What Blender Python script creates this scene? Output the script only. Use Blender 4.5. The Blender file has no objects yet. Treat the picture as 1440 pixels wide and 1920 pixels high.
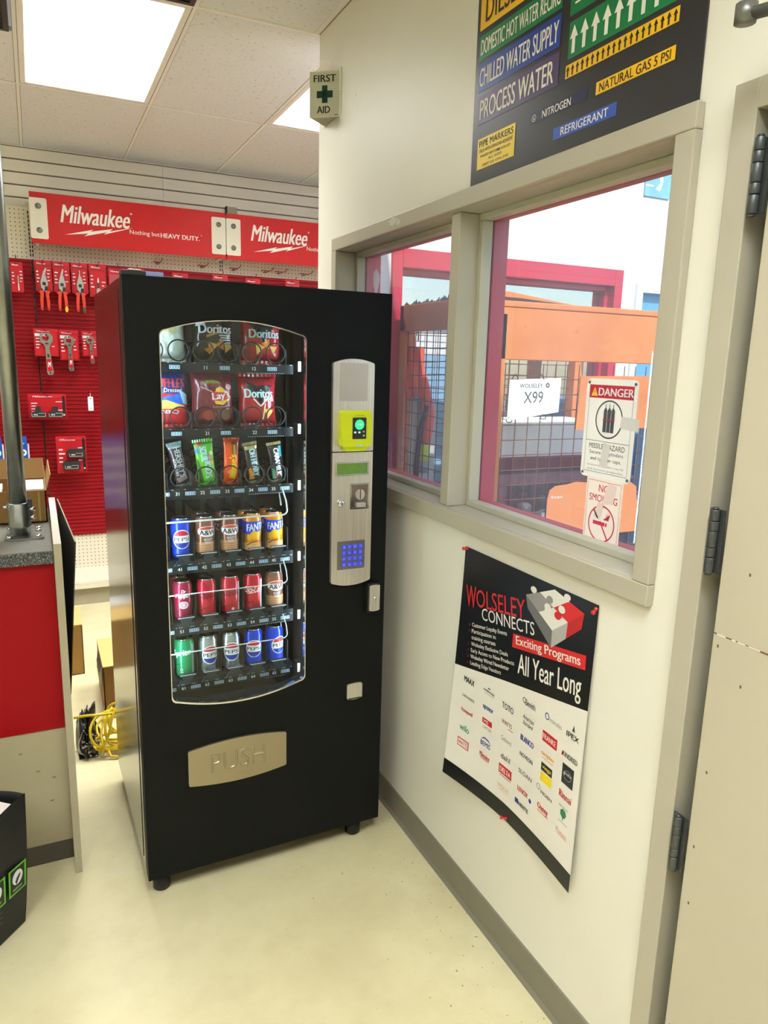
import bpy, bmesh, math, random
from math import sin, cos, pi, radians, sqrt
from mathutils import Matrix, Vector, noise
from mathutils.geometry import tessellate_polygon

random.seed(7)
SC = bpy.context.scene
COL = SC.collection

# ------------------------------------------------------------------ camera
PAN, TILT, ROLL, FPX = 0.446997, 0.203690, 0.026793, 1357.08
CAM_X, CAM_Z = -1.09318, 1.62783
_d = Vector((sin(PAN) * cos(TILT), cos(PAN) * cos(TILT), -sin(TILT)))
_r = Vector((cos(PAN), -sin(PAN), 0))
_u = _r.cross(_d)
_r2 = _r * cos(ROLL) + _u * sin(ROLL)
_u2 = -_r * sin(ROLL) + _u * cos(ROLL)
cam_data = bpy.data.cameras.new('camera')
cam = bpy.data.objects.new('camera', cam_data)
COL.objects.link(cam)
cam.matrix_world = Matrix(((_r2.x, _u2.x, -_d.x, CAM_X), (_r2.y, _u2.y, -_d.y, 0.0), (_r2.z, _u2.z, -_d.z, CAM_Z), (0, 0, 0, 1)))
cam_data.sensor_fit = 'VERTICAL'
cam_data.sensor_height = 36.0
cam_data.sensor_width = 27.0
cam_data.lens = FPX / 1920 * 36.0
cam_data.clip_start = 0.02
SC.camera = cam

# ------------------------------------------------------------------ exposure, sky, sun
SC.view_settings.view_transform = 'Standard'
SC.view_settings.look = 'None'
SC.view_settings.gamma = 1.0
SC.view_settings.use_curve_mapping = False
SC.view_settings.exposure = 0.0
SKY_STRENGTH = 0.34
SUN_ENERGY = 5.0
TROFFER_L = 42.0
TROFFER_COL = (0.97, 1.0, 1.0)
MACHINE_LED = 42.0

world = bpy.data.worlds.new('sky')
SC.world = world
world.use_nodes = True
nt = world.node_tree
nt.nodes.clear()
sky = nt.nodes.new('ShaderNodeTexSky')
sky.sky_type = 'NISHITA'
sky.sun_disc = False
sky.sun_elevation = radians(42)
sky.sun_rotation = radians(190)
bgn = nt.nodes.new('ShaderNodeBackground')
bgn.inputs['Strength'].default_value = SKY_STRENGTH
wo = nt.nodes.new('ShaderNodeOutputWorld')
nt.links.new(sky.outputs[0], bgn.inputs['Color'])
nt.links.new(bgn.outputs[0], wo.inputs['Surface'])

sun_d = bpy.data.lights.new('sun', 'SUN')
sun_d.energy = SUN_ENERGY
sun_d.angle = radians(0.6)
sun_d.color = (1.0, 0.95, 0.88)
sun = bpy.data.objects.new('sun', sun_d)
COL.objects.link(sun)
sun.rotation_euler = Vector((0.10, 0.72, -0.70)).to_track_quat('-Z', 'Y').to_euler()

# ------------------------------------------------------------------ materials
def lin(hexs):
    hexs = hexs.lstrip('#')
    out = []
    for i in (0, 2, 4):
        c = int(hexs[i:i + 2], 16) / 255
        out.append(c / 12.92 if c <= 0.04045 else ((c + 0.055) / 1.055) ** 2.4)
    return tuple(out) + (1.0,)

MATS = {}
def mat(name, hexs='#808080', rough=0.5, metal=0.0, var=0.06, scale=14.0, bump=0.0, bscale=80.0, emit=0.0, coat=0.0, spec=0.5):
    if name in MATS:
        return MATS[name]
    m = bpy.data.materials.new(name)
    m.use_nodes = True
    t = m.node_tree
    b = t.nodes['Principled BSDF']
    c = lin(hexs)
    tc = t.nodes.new('ShaderNodeTexCoord')
    nz = t.nodes.new('ShaderNodeTexNoise')
    nz.inputs['Scale'].default_value = scale
    nz.inputs['Detail'].default_value = 4
    t.links.new(tc.outputs['Object'], nz.inputs['Vector'])
    mx = t.nodes.new('ShaderNodeMix')
    mx.data_type = 'RGBA'
    mx.inputs[6].default_value = tuple(max(0, x * (1 - var)) for x in c[:3]) + (1,)
    mx.inputs[7].default_value = tuple(min(1, x * (1 + var)) for x in c[:3]) + (1,)
    t.links.new(nz.outputs['Fac'], mx.inputs[0])
    t.links.new(mx.outputs[2], b.inputs['Base Color'])
    b.inputs['Roughness'].default_value = rough
    b.inputs['Metallic'].default_value = metal
    b.inputs['Specular IOR Level'].default_value = spec
    if coat:
        b.inputs['Coat Weight'].default_value = coat
        b.inputs['Coat Roughness'].default_value = 0.08
    if emit:
        t.links.new(mx.outputs[2], b.inputs['Emission Color'])
        b.inputs['Emission Strength'].default_value = emit
    if bump:
        n2 = t.nodes.new('ShaderNodeTexNoise')
        n2.inputs['Scale'].default_value = bscale
        n2.inputs['Detail'].default_value = 3
        t.links.new(tc.outputs['Object'], n2.inputs['Vector'])
        bp = t.nodes.new('ShaderNodeBump')
        bp.inputs['Strength'].default_value = bump
        bp.inputs['Distance'].default_value = 0.002
        t.links.new(n2.outputs['Fac'], bp.inputs['Height'])
        t.links.new(bp.outputs[0], b.inputs['Normal'])
    MATS[name] = m
    return m

def glass_mat(name, tint='#ffffff', refl=1.0, haze=0.0, rough=0.0):
    """thin pane: clear, with Fresnel reflection and a little surface dirt"""
    if name in MATS:
        return MATS[name]
    m = bpy.data.materials.new(name)
    m.use_nodes = True
    t = m.node_tree
    t.nodes.clear()
    out = t.nodes.new('ShaderNodeOutputMaterial')
    tr = t.nodes.new('ShaderNodeBsdfTransparent')
    tr.inputs[0].default_value = lin(tint)
    gl = t.nodes.new('ShaderNodeBsdfGlossy')
    gl.inputs['Roughness'].default_value = rough
    fr = t.nodes.new('ShaderNodeFresnel')
    fr.inputs[0].default_value = 1.5
    mu = t.nodes.new('ShaderNodeMath')
    mu.operation = 'MULTIPLY'
    mu.use_clamp = True
    mu.inputs[1].default_value = refl
    # the far faces of the thin pane stay clear
    ge = t.nodes.new('ShaderNodeNewGeometry')
    inv = t.nodes.new('ShaderNodeMath')
    inv.operation = 'SUBTRACT'
    inv.inputs[0].default_value = 1.0
    t.links.new(ge.outputs['Backfacing'], inv.inputs[1])
    fm = t.nodes.new('ShaderNodeMath')
    fm.operation = 'MULTIPLY'
    t.links.new(fr.outputs[0], fm.inputs[0])
    t.links.new(inv.outputs[0], fm.inputs[1])
    t.links.new(fm.outputs[0], mu.inputs[0])
    mx = t.nodes.new('ShaderNodeMixShader')
    t.links.new(mu.outputs[0], mx.inputs[0])
    t.links.new(tr.outputs[0], mx.inputs[1])
    t.links.new(gl.outputs[0], mx.inputs[2])
    last = mx
    if haze:
        df = t.nodes.new('ShaderNodeBsdfTranslucent')
        df.inputs[0].default_value = (0.95, 0.97, 1, 1)
        tc = t.nodes.new('ShaderNodeTexCoord')
        nz = t.nodes.new('ShaderNodeTexNoise')
        nz.inputs['Scale'].default_value = 2.2
        nz.inputs['Detail'].default_value = 3
        t.links.new(tc.outputs['Object'], nz.inputs['Vector'])
        mr = t.nodes.new('ShaderNodeMapRange')
        mr.inputs[1].default_value = 0.3
        mr.inputs[2].default_value = 0.75
        mr.inputs[3].default_value = haze * 0.6
        mr.inputs[4].default_value = haze * 1.3
        t.links.new(nz.outputs['Fac'], mr.inputs[0])
        m2 = t.nodes.new('ShaderNodeMixShader')
        hm = t.nodes.new('ShaderNodeMath')
        hm.operation = 'MULTIPLY'
        t.links.new(mr.outputs[0], hm.inputs[0])
        t.links.new(inv.outputs[0], hm.inputs[1])
        t.links.new(hm.outputs[0], m2.inputs[0])
        t.links.new(mx.outputs[0], m2.inputs[1])
        t.links.new(df.outputs[0], m2.inputs[2])
        last = m2
    t.links.new(last.outputs[0], out.inputs['Surface'])
    MATS[name] = m
    return m

def custom(name, rough, build, bump_from=None, coat=0.0):
    """Principled with a node-built base colour: build(tree, texcoord) -> colour socket (, height socket)"""
    m = bpy.data.materials.new(name)
    m.use_nodes = True
    t = m.node_tree
    b = t.nodes['Principled BSDF']
    b.inputs['Roughness'].default_value = rough
    if coat:
        b.inputs['Coat Weight'].default_value = coat
        b.inputs['Coat Roughness'].default_value = 0.15
    tc = t.nodes.new('ShaderNodeTexCoord')
    r = build(t, tc)
    t.links.new(r[0], b.inputs['Base Color'])
    if len(r) > 1 and r[1] is not None:
        bp = t.nodes.new('ShaderNodeBump')
        bp.inputs['Strength'].default_value = r[2] if len(r) > 2 else 0.3
        bp.inputs['Distance'].default_value = 0.003
        t.links.new(r[1], bp.inputs['Height'])
        t.links.new(bp.outputs[0], b.inputs['Normal'])
    MATS[name] = m
    return m

def nz_node(t, tc, scale, detail=4, rough=0.5, out='Object'):
    n = t.nodes.new('ShaderNodeTexNoise')
    n.inputs['Scale'].default_value = scale
    n.inputs['Detail'].default_value = detail
    n.inputs['Roughness'].default_value = rough
    t.links.new(tc.outputs[out], n.inputs['Vector'])
    return n.outputs['Fac']

def ramp(t, fac, stops):
    r = t.nodes.new('ShaderNodeValToRGB')
    el = r.color_ramp.elements
    while len(el) < len(stops):
        el.new(0.5)
    for e, (p, c) in zip(el, stops):
        e.position = p
        e.color = lin(c)
    t.links.new(fac, r.inputs[0])
    return r.outputs[0]

def mixc(t, fac, a, b, mode='MIX'):
    n = t.nodes.new('ShaderNodeMix')
    n.data_type = 'RGBA'
    n.blend_type = mode
    if isinstance(fac, (int, float)):
        n.inputs[0].default_value = fac
    else:
        t.links.new(fac, n.inputs[0])
    for i, v in ((6, a), (7, b)):
        if isinstance(v, str):
            n.inputs[i].default_value = lin(v)
        else:
            t.links.new(v, n.inputs[i])
    return n.outputs[2]

def math_n(t, op, a, b=None):
    n = t.nodes.new('ShaderNodeMath')
    n.operation = op
    for i, v in ((0, a), (1, b)):
        if v is None:
            continue
        if isinstance(v, (int, float)):
            n.inputs[i].default_value = v
        else:
            t.links.new(v, n.inputs[i])
    return n.outputs[0]

def _floor(t, tc):
    big = nz_node(t, tc, 1.3, 6, 0.6)
    fine = nz_node(t, tc, 9, 8, 0.65)
    spk = nz_node(t, tc, 70, 3, 0.6)
    c = ramp(t, big, [(0.3, '#c2b78e'), (0.5, '#d2c9a0'), (0.7, '#dbd2ac')])
    c = mixc(t, math_n(t, 'MULTIPLY', ramp(t, fine, [(0.45, '#000000'), (0.8, '#ffffff')]), 0.35), c, '#b5aa80')
    # chips and grit, thicker near the right wall
    sx = t.nodes.new('ShaderNodeSeparateXYZ')
    t.links.new(tc.outputs['Object'], sx.inputs[0])
    near = t.nodes.new('ShaderNodeMapRange')
    near.inputs[1].default_value = -0.7
    near.inputs[2].default_value = -0.02
    near.inputs[3].default_value = 0.745
    near.inputs[4].default_value = 0.675
    t.links.new(sx.outputs['X'], near.inputs[0])
    g = math_n(t, 'GREATER_THAN', spk, near.outputs[0])
    c = mixc(t, math_n(t, 'MULTIPLY', g, 0.75), c, '#4a4434')
    return c, fine, 0.05
M_FLOOR = custom('floor_paint', 0.33, _floor)

def _wall(t, tc):
    a = nz_node(t, tc, 2.0, 5)
    s = nz_node(t, tc, 26, 2, 0.4)
    c = ramp(t, a, [(0.35, '#dedaca'), (0.65, '#e2dfd0')])
    c = mixc(t, math_n(t, 'MULTIPLY', math_n(t, 'GREATER_THAN', s, 0.81), 0.5), c, '#8f8a6e')
    return c, nz_node(t, tc, 140, 3), 0.06
M_WALL = custom('cream_wall_paint', 0.42, _wall)

def _tile(t, tc):
    s = nz_node(t, tc, 60, 3, 0.6)
    c = mixc(t, ramp(t, s, [(0.60, '#000000'), (0.68, '#ffffff')]), '#d6d5d8', '#b0adac')
    return c, s, 0.2
M_TILE = custom('ceiling_tile', 0.9, _tile)

def _peg(t, tc):
    sx = t.nodes.new('ShaderNodeSeparateXYZ')
    t.links.new(tc.outputs['Object'], sx.inputs[0])
    fx = math_n(t, 'SUBTRACT', math_n(t, 'FRACT', math_n(t, 'MULTIPLY', sx.outputs['X'], 1 / 0.0254)), 0.5)
    fz = math_n(t, 'SUBTRACT', math_n(t, 'FRACT', math_n(t, 'MULTIPLY', sx.outputs['Z'], 1 / 0.0254)), 0.5)
    r2 = math_n(t, 'ADD', math_n(t, 'MULTIPLY', fx, fx), math_n(t, 'MULTIPLY', fz, fz))
    hole = math_n(t, 'LESS_THAN', r2, 0.016)
    return (mixc(t, hole, '#ded7c0', '#35302a'),)
M_PEG = custom('cream_pegboard', 0.6, _peg)

def _laminate(t, tc):
    a = nz_node(t, tc, 320, 3, 0.7)
    b = nz_node(t, tc, 45, 5, 0.7)
    c = ramp(t, a, [(0.36, '#3f3f3c'), (0.48, '#68675f'), (0.6, '#8b897d'), (0.7, '#b3b1a4')])
    return (mixc(t, 0.35, c, ramp(t, b, [(0.35, '#5c5b54'), (0.7, '#7d7b6e')])),)
M_LAM = custom('speckled_grey_laminate', 0.45, _laminate)
def _lamedge(t, tc):
    a = nz_node(t, tc, 260, 3, 0.7)
    return (ramp(t, a, [(0.40, '#26292b'), (0.52, '#3d4143'), (0.60, '#7e8585'), (0.68, '#b8bcb8')]),)
M_LAME = custom('dark_speckled_laminate_edge', 0.4, _lamedge)

def _blk(t, tc):
    a = nz_node(t, tc, 260, 3, 0.6)
    return ramp(t, a, [(0.3, '#050708'), (0.7, '#0c0f10')]), a, 0.35
M_BLACK = custom('textured_black_enamel', 0.5, _blk)
M_BLACK.node_tree.nodes['Principled BSDF'].inputs['Specular IOR Level'].default_value = 0.18
def _side(t, tc):
    a = nz_node(t, tc, 3, 3, 0.6)
    return (ramp(t, a, [(0.3, '#232424'), (0.7, '#2a2b2b')]),)
M_SIDE = custom('satin_black_cabinet', 0.2, _side, coat=0.6)

def _steel(t, tc):
    mp = t.nodes.new('ShaderNodeMapping')
    mp.inputs['Scale'].default_value = (400, 400, 6)
    t.links.new(tc.outputs['Object'], mp.inputs[0])
    n = t.nodes.new('ShaderNodeTexNoise')
    n.inputs['Scale'].default_value = 1
    t.links.new(mp.outputs[0], n.inputs['Vector'])
    return (ramp(t, n.outputs['Fac'], [(0.3, '#cfcac1'), (0.7, '#e6e2da')]),)
M_STEEL = custom('brushed_steel', 0.34, _steel)
M_STEEL.node_tree.nodes['Principled BSDF'].inputs['Metallic'].default_value = 0.85

def _orange(t, tc):
    a = nz_node(t, tc, 4, 6, 0.65)
    b = nz_node(t, tc, 22, 4, 0.6)
    c = ramp(t, a, [(0.35, '#d0773a'), (0.65, '#e28a4c')])
    return (mixc(t, ramp(t, b, [(0.66, '#000000'), (0.74, '#ffffff')]), c, '#a55c33'),)
M_ORANGE = custom('worn_orange_paint', 0.5, _orange)

M_FRAME = mat('taupe_frame_paint', '#aea895', 0.38, var=0.05, scale=6)
M_DOOR = mat('taupe_door_paint', '#b5ae98', 0.42, var=0.05, scale=4)
M_BASEB = mat('grey_vinyl_base', '#7b7665', 0.5)
M_WHITE = mat('white_plastic', '#e6e2d8', 0.45)
M_INK = mat('black_ink', '#161616', 0.5)
M_PAPERW = mat('white_paper', '#f0ece2', 0.55, var=0.02)
M_CHROME = mat('chrome', '#d8d8d8', 0.12, metal=1.0)
M_ZINC = mat('galvanised_steel', '#9a9d98', 0.36, metal=1.0, var=0.2, scale=30)
M_RED = mat('signal_red', '#b9121b', 0.45, spec=0.25)
M_RIB = mat('red_ribbed_plastic', '#8f0815', 0.5, var=0.12, scale=8, spec=0.25)
M_DKRED = mat('dark_red_steel', '#7a1420', 0.5)
M_GREY = mat('mid_grey_metal', '#75746f', 0.4, metal=0.6)
M_DKGREY = mat('dark_grey_plastic', '#2c2f31', 0.5)
M_RUBBER = mat('black_rubber', '#0d0d0e', 0.45)

# ------------------------------------------------------------------ mesh builder
class MB:
    def __init__(s):
        s.v = []; s.f = []; s.fm = []; s.sm = []; s.mats = []
    def mi(s, m):
        if m not in s.mats:
            s.mats.append(m)
        return s.mats.index(m)
    def add(s, verts, faces, m, smooth=False, M=None):
        o = len(s.v)
        k = s.mi(m)
        for p in verts:
            p = Vector(p)
            s.v.append(M @ p if M else p)
        for f in faces:
            s.f.append([i + o for i in f]); s.fm.append(k); s.sm.append(smooth)
        return s
    def box(s, x0, x1, y0, y1, z0, z1, m, M=None):
        v = [(x, y, z) for x in (x0, x1) for y in (y0, y1) for z in (z0, z1)]
        f = [(0, 1, 3, 2), (4, 6, 7, 5), (0, 4, 5, 1), (2, 3, 7, 6), (0, 2, 6, 4), (1, 5, 7, 3)]
        return s.add(v, f, m, False, M)
    def prism(s, loops, d0, d1, m, place, smooth=False):
        """extrude 2-D loops (outer, holes...) between offsets d0 and d1; place(u, v, d) -> point"""
        if not isinstance(loops[0][0], (tuple, list)):
            loops = [loops]
        flat = [p for L in loops for p in L]
        n = len(flat)
        tris = tessellate_polygon([[Vector((p[0], p[1], 0)) for p in L] for L in loops])
        V = [place(p[0], p[1], d0) for p in flat] + [place(p[0], p[1], d1) for p in flat]
        F = [tuple(t) for t in tris] + [tuple(n + i for i in reversed(t)) for t in tris]
        s.add(V, F, m)
        o = 0
        W = []
        for L in loops:
            k = len(L)
            for i in range(k):
                j = (i + 1) % k
                W.append((o + i, o + j, n + o + j, n + o + i))
            o += k
        return s.add(V, W, m, smooth)
    def tube(s, pts, r, m, n=8, closed=False, cap=True):
        P = [Vector(p) for p in pts]
        N = len(P)
        V = []; F = []
        prev = None
        for i in range(N):
            a = P[(i - 1) % N] if (closed or i > 0) else P[i]
            b = P[(i + 1) % N] if (closed or i < N - 1) else P[i]
            t = (b - a).normalized() if (b - a).length > 1e-9 else Vector((0, 0, 1))
            if prev is None:
                q = Vector((0, 0, 1)) if abs(t.z) < 0.9 else Vector((1, 0, 0))
                e = t.cross(q).normalized()
            else:
                e = (prev - t * prev.dot(t)).normalized()
            prev = e
            g = t.cross(e)
            rr = r[i] if isinstance(r, (list, tuple)) else r
            for k in range(n):
                A = 2 * pi * k / n
                V.append(P[i] + (e * cos(A) + g * sin(A)) * rr)
        L = N if closed else N - 1
        for i in range(L):
            j = (i + 1) % N
            for k in range(n):
                k2 = (k + 1) % n
                F.append((i * n + k, i * n + k2, j * n + k2, j * n + k))
        if cap and not closed:
            F.append(tuple(range(n - 1, -1, -1)))
            F.append(tuple((N - 1) * n + k for k in range(n)))
        return s.add(V, F, m, True)
    def lathe(s, prof, m, n=24, M=None, smooth=True):
        V = []; F = []
        for r, z in prof:
            for k in range(n):
                A = 2 * pi * k / n
                V.append((r * cos(A), r * sin(A), z))
        for i in range(len(prof) - 1):
            for k in range(n):
                k2 = (k + 1) % n
                F.append((i * n + k, i * n + k2, (i + 1) * n + k2, (i + 1) * n + k))
        if prof[0][0] > 1e-6:
            F.append(tuple(range(n - 1, -1, -1)))
        if prof[-1][0] > 1e-6:
            F.append(tuple((len(prof) - 1) * n + k for k in range(n)))
        return s.add(V, F, m, smooth, M)
    def grid(s, fn, nu, nv, m, smooth=True):
        V = [fn(i / nu, j / nv) for j in range(nv + 1) for i in range(nu + 1)]
        F = [(j * (nu + 1) + i, j * (nu + 1) + i + 1, (j + 1) * (nu + 1) + i + 1, (j + 1) * (nu + 1) + i) for j in range(nv) for i in range(nu)]
        return s.add(V, F, m, smooth)
    def build(s, name, parent=None, bevel=0.0, seg=2):
        me = bpy.data.meshes.new(name)
        me.from_pydata([tuple(p) for p in s.v], [], s.f)
        for m in s.mats:
            me.materials.append(m)
        for p, k, sm in zip(me.polygons, s.fm, s.sm):
            p.material_index = k
            p.use_smooth = sm
        me.update()
        o = bpy.data.objects.new(name, me)
        COL.objects.link(o)
        if parent:
            o.parent = parent
        if bevel:
            b = o.modifiers.new('bevel', 'BEVEL')
            b.width = bevel
            b.segments = seg
            b.limit_method = 'ANGLE'
            b.angle_limit = radians(40)
        return o

def rbox(r, x0, x1, z0, z1, k=4):
    """rounded rectangle loop"""
    L = []
    for cx, cz, a0 in ((x1 - r, z0 + r, -pi / 2), (x1 - r, z1 - r, 0), (x0 + r, z1 - r, pi / 2), (x0 + r, z0 + r, pi)):
        for i in range(k + 1):
            a = a0 + pi / 2 * i / k
            L.append((cx + r * cos(a), cz + r * sin(a)))
    return L

def ell(cx, cy, rx, ry, n=28, a0=0.0, a1=2 * pi):
    full = abs(a1 - a0 - 2 * pi) < 1e-6
    N = n if full else n + 1
    return [(cx + rx * cos(a0 + (a1 - a0) * i / n), cy + ry * sin(a0 + (a1 - a0) * i / n)) for i in range(N)]

# ------------------------------------------------------------------ lettering and flat graphics
_TXT = {}
def text2d(s, bold=0.0, shear=0.0, res=3):
    key = (s, bold, shear)
    if key in _TXT:
        return _TXT[key]
    cu = bpy.data.curves.new('lettering', 'FONT')
    cu.body = s
    cu.size = 1
    cu.resolution_u = res
    cu.offset = bold
    cu.shear = shear
    cu.fill_mode = 'FRONT'
    cu.dimensions = '2D'
    o = bpy.data.objects.new('lettering', cu)
    COL.objects.link(o)
    dg = bpy.context.evaluated_depsgraph_get()
    me = bpy.data.meshes.new_from_object(o.evaluated_get(dg))
    V = [(v.co.x, v.co.y) for v in me.vertices]
    F = [tuple(p.vertices) for p in me.polygons]
    bpy.data.objects.remove(o)
    bpy.data.curves.remove(cu)
    bpy.data.meshes.remove(me)
    xs = [v[0] for v in V]; ys = [v[1] for v in V]
    x0, x1, y0, y1 = min(xs), max(xs), min(ys), max(ys)
    V = [((x - (x0 + x1) / 2) / max(1e-9, x1 - x0), (y - (y0 + y1) / 2) / max(1e-9, y1 - y0)) for x, y in V]
    _TXT[key] = (V, F, (x1 - x0) / (y1 - y0))
    return _TXT[key]

def clip(poly, ax, val, keep_less):
    out = []
    n = len(poly)
    for i in range(n):
        a, b = poly[i], poly[(i + 1) % n]
        ia = (a[ax] <= val) == keep_less
        ib = (b[ax] <= val) == keep_less
        if ia:
            out.append(a)
        if ia != ib:
            t = (val - a[ax]) / (b[ax] - a[ax])
            out.append((a[0] + (b[0] - a[0]) * t, a[1] + (b[1] - a[1]) * t))
    return out

class Dec:
    """flat graphics in (u, v); each layer sits a hair above the last"""
    def __init__(s):
        s.items = []
    def poly(s, pts, m, layer=1):
        tris = tessellate_polygon([[Vector((p[0], p[1], 0)) for p in pts]])
        s.items.append(([tuple(p) for p in pts], [tuple(t) for t in tris], m, layer)); return s
    def rect(s, u0, u1, v0, v1, m, layer=1):
        s.items.append(([(u0, v0), (u1, v0), (u1, v1), (u0, v1)], [(0, 1, 2, 3)], m, layer)); return s
    def ring(s, cx, cy, r0, r1, m, layer=1, n=32, ry=1.0):
        V = ell(cx, cy, r0, r0 * ry, n) + ell(cx, cy, r1, r1 * ry, n)
        s.items.append((V, [(i, (i + 1) % n, n + (i + 1) % n, n + i) for i in range(n)], m, layer)); return s
    def line(s, a, b, w, m, layer=1):
        a = Vector(a); b = Vector(b); d = (b - a).normalized(); q = Vector((-d.y, d.x)) * w / 2
        return s.poly([tuple(a + q), tuple(b + q), tuple(b - q), tuple(a - q)], m, layer)
    def text(s, t, cx, cy, w, h, m, layer=2, bold=0.0, shear=0.0, rot=0.0, skew=0.0):
        V, F, asp = text2d(t, min(bold, 0.0), shear)
        if w is None:
            w = h * asp
        if h is None:
            h = w / asp
        c, sn = cos(rot), sin(rot)
        out = []
        for x, y in V:
            x *= w; y *= h
            y += x * skew
            out.append((cx + x * c - y * sn, cy + x * sn + y * c))
        if bold > 0:                             # heavier strokes: two prints a hair apart
            dx = bold * h * 0.8
            s.items.append(([(p[0] - dx * c, p[1] - dx * sn) for p in out], F, m, layer))
            s.items.append(([(p[0] + dx * c, p[1] + dx * sn) for p in out], F, m, layer + 0.15))
            return s
        s.items.append((out, F, m, layer)); return s
    def arrow(s, cx, v0, v1, w, m, layer=2):
        hh = (v1 - v0) * 0.45
        return s.poly([(cx - w * 0.2, v0), (cx + w * 0.2, v0), (cx + w * 0.2, v1 - hh), (cx + w / 2, v1 - hh), (cx, v1), (cx - w / 2, v1 - hh), (cx - w * 0.2, v1 - hh)], m, layer)
    def put(s, mb, fn, eps=0.0004, step=None, smooth=False):
        for V, F, m, layer in s.items:
            if not step:
                mb.add([fn(u, v, layer * eps) for u, v in V], F, m, smooth)
                continue
            for f in F:
                pieces = [[V[i] for i in f]]
                for ax in (0, 1):
                    res = []
                    for p in pieces:
                        lo = min(q[ax] for q in p); hi = max(q[ax] for q in p)
                        k = math.floor(lo / step) + 1
                        rest = p
                        while k * step < hi - 1e-9 and len(rest) > 2:
                            a = clip(rest, ax, k * step, True)
                            if len(a) > 2:
                                res.append(a)
                            rest = clip(rest, ax, k * step, False)
                            k += 1
                        if len(rest) > 2:
                            res.append(rest)
                    pieces = res
                for p in pieces:
                    mb.add([fn(u, v, layer * eps) for u, v in p], [tuple(range(len(p)))], m, smooth)
        return mb

# ------------------------------------------------------------------ tagging
def tag(o, label, cat, group=None, kind=None):
    o['label'] = label
    o['category'] = cat
    if group:
        o['group'] = group
    if kind:
        o['kind'] = kind
    return o
def thing(name, label, cat, loc=(0, 0, 0), rz=0.0, group=None):
    o = bpy.data.objects.new(name, None)
    o.empty_display_size = 0.05
    COL.objects.link(o)
    o.location = loc
    o.rotation_euler = (0, 0, rz)
    return tag(o, label, cat, group)
def struct(o, label=None, cat=None):
    o['kind'] = 'structure'
    if label:
        o['label'] = label
    if cat:
        o['category'] = cat
    return o
def dup(root, loc, rz=None, label=None, group=None):
    r = root.copy()
    COL.objects.link(r)
    r.location = loc
    if rz is not None:
        r.rotation_euler = (0, 0, rz)
    if label:
        r['label'] = label
    if group:
        r['group'] = group
    for ch in list(root.children):
        c = ch.copy()
        COL.objects.link(c)
        c.parent = r
        for g in list(ch.children):
            e = g.copy()
            COL.objects.link(e)
            e.parent = c
    return r

def chain(o):
    m = Matrix.Identity(4)
    while o:
        m = o.matrix_basis @ m
        o = o.parent
    return m
def wbuild(mb, name, parent=None, bevel=0.0, seg=2):
    """build from world coordinates under a parent that stands elsewhere"""
    if parent:
        bpy.context.view_layer.update()
        inv = chain(parent).inverted()
        mb.v = [inv @ p for p in mb.v]
    return mb.build(name, parent, bevel, seg)

# placing functions
def on_wall(x0):                 # right wall, facing the room; u = -y, v = z
    return lambda u, v, d: (x0 - d, -u, v)
def facing(y0):                  # a face towards -y; u = x, v = z
    return lambda u, v, d: (u, y0 - d, v)

# ================================================================== SETTING
ZC = 2.8815
YC = 2.978          # end of the right wall
YB = 5.38           # back wall
# floor
b = MB(); b.box(-5.0, 5.0, -3.2, 5.6, -0.05, 0.0, M_FLOOR)
struct(b.build('floor'), 'beige painted concrete floor with grit and scuffs', 'floor')

# right wall with the window and door openings
b = MB()
for y0, y1, z0, z1 in ((2.755, YC, 0, ZC + .1), (1.04, 2.755, 0, 1.185), (1.04, 2.755, 2.068, ZC + .1), (0.925, 1.04, 0, ZC + .1),
                       (-0.14, 0.925, 2.075, ZC + .1), (-3.2, -0.14, 0, ZC + .1)):
    b.box(0, 0.14, y0, y1, z0, z1, M_WALL)
struct(b.build('wall_right'), 'cream painted wall holding the window and the door', 'wall')

# return wall past the window, seen from the yard side, with a red framed doorway
M_OUTW = mat('white_outer_wall', '#dfe2e4', 0.7, var=0.04, scale=3)
b = MB()
for x0, x1, z0, z1 in ((0.14, 0.30, 0, 4.2), (0.30, 1.53, 2.085, 4.2), (1.53, 1.66, 0, 4.2), (1.66, 2.5, 0, 1.05), (1.66, 2.5, 2.02, 4.2), (2.5, 5.0, 0, 4.2)):
    b.box(x0, x1, 2.87, YC, z0, z1, M_OUTW)
struct(b.build('wall_outer'), 'white outer wall seen through the window', 'wall')

# back wall of horizontal slatwall boards
M_SLAT = mat('cream_slatwall', '#f6f1e2', 0.5, var=0.03, scale=5)
M_GROOVE = mat('slat_groove', '#7d7662', 0.7)
b = MB()
b.box(-5.0, 5.0, YB + 0.012, YB + 0.12, 0, ZC + 0.1, M_GROOVE)
z = 2.8815
k = 0
while z > 0.02:
    z1 = z - 0.0045 if k else z
    z0 = max(0.0, z - 0.0745 + 0.0045)
    for xa, xb in ((-5.0, -2.672), (-2.670, -0.2355), (-0.2335, 2.205), (2.207, 5.0)):
        b.box(xa, xb, YB, YB + 0.015, z0, z1, M_SLAT)
    z -= 0.0745
    k += 1
struct(b.build('wall_back'), 'cream slatwall back wall behind the red shelving', 'wall')
b = MB(); b.box(-5.12, -5.0, -3.2, 5.5, 0, ZC + .1, M_WALL); struct(b.build('wall_left'), 'cream wall on the far left side', 'wall')
b = MB(); b.box(-5.0, 0.0, -3.3, -3.2, 0, ZC + .1, M_WALL); struct(b.build('wall_rear'), 'cream wall behind the viewer', 'wall')
b = MB(); b.box(5.0, 5.12, 2.87, 5.5, 0, 4.2, M_WALL); struct(b.build('wall_far'), 'cream wall closing the aisle behind the corner', 'wall')

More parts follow.
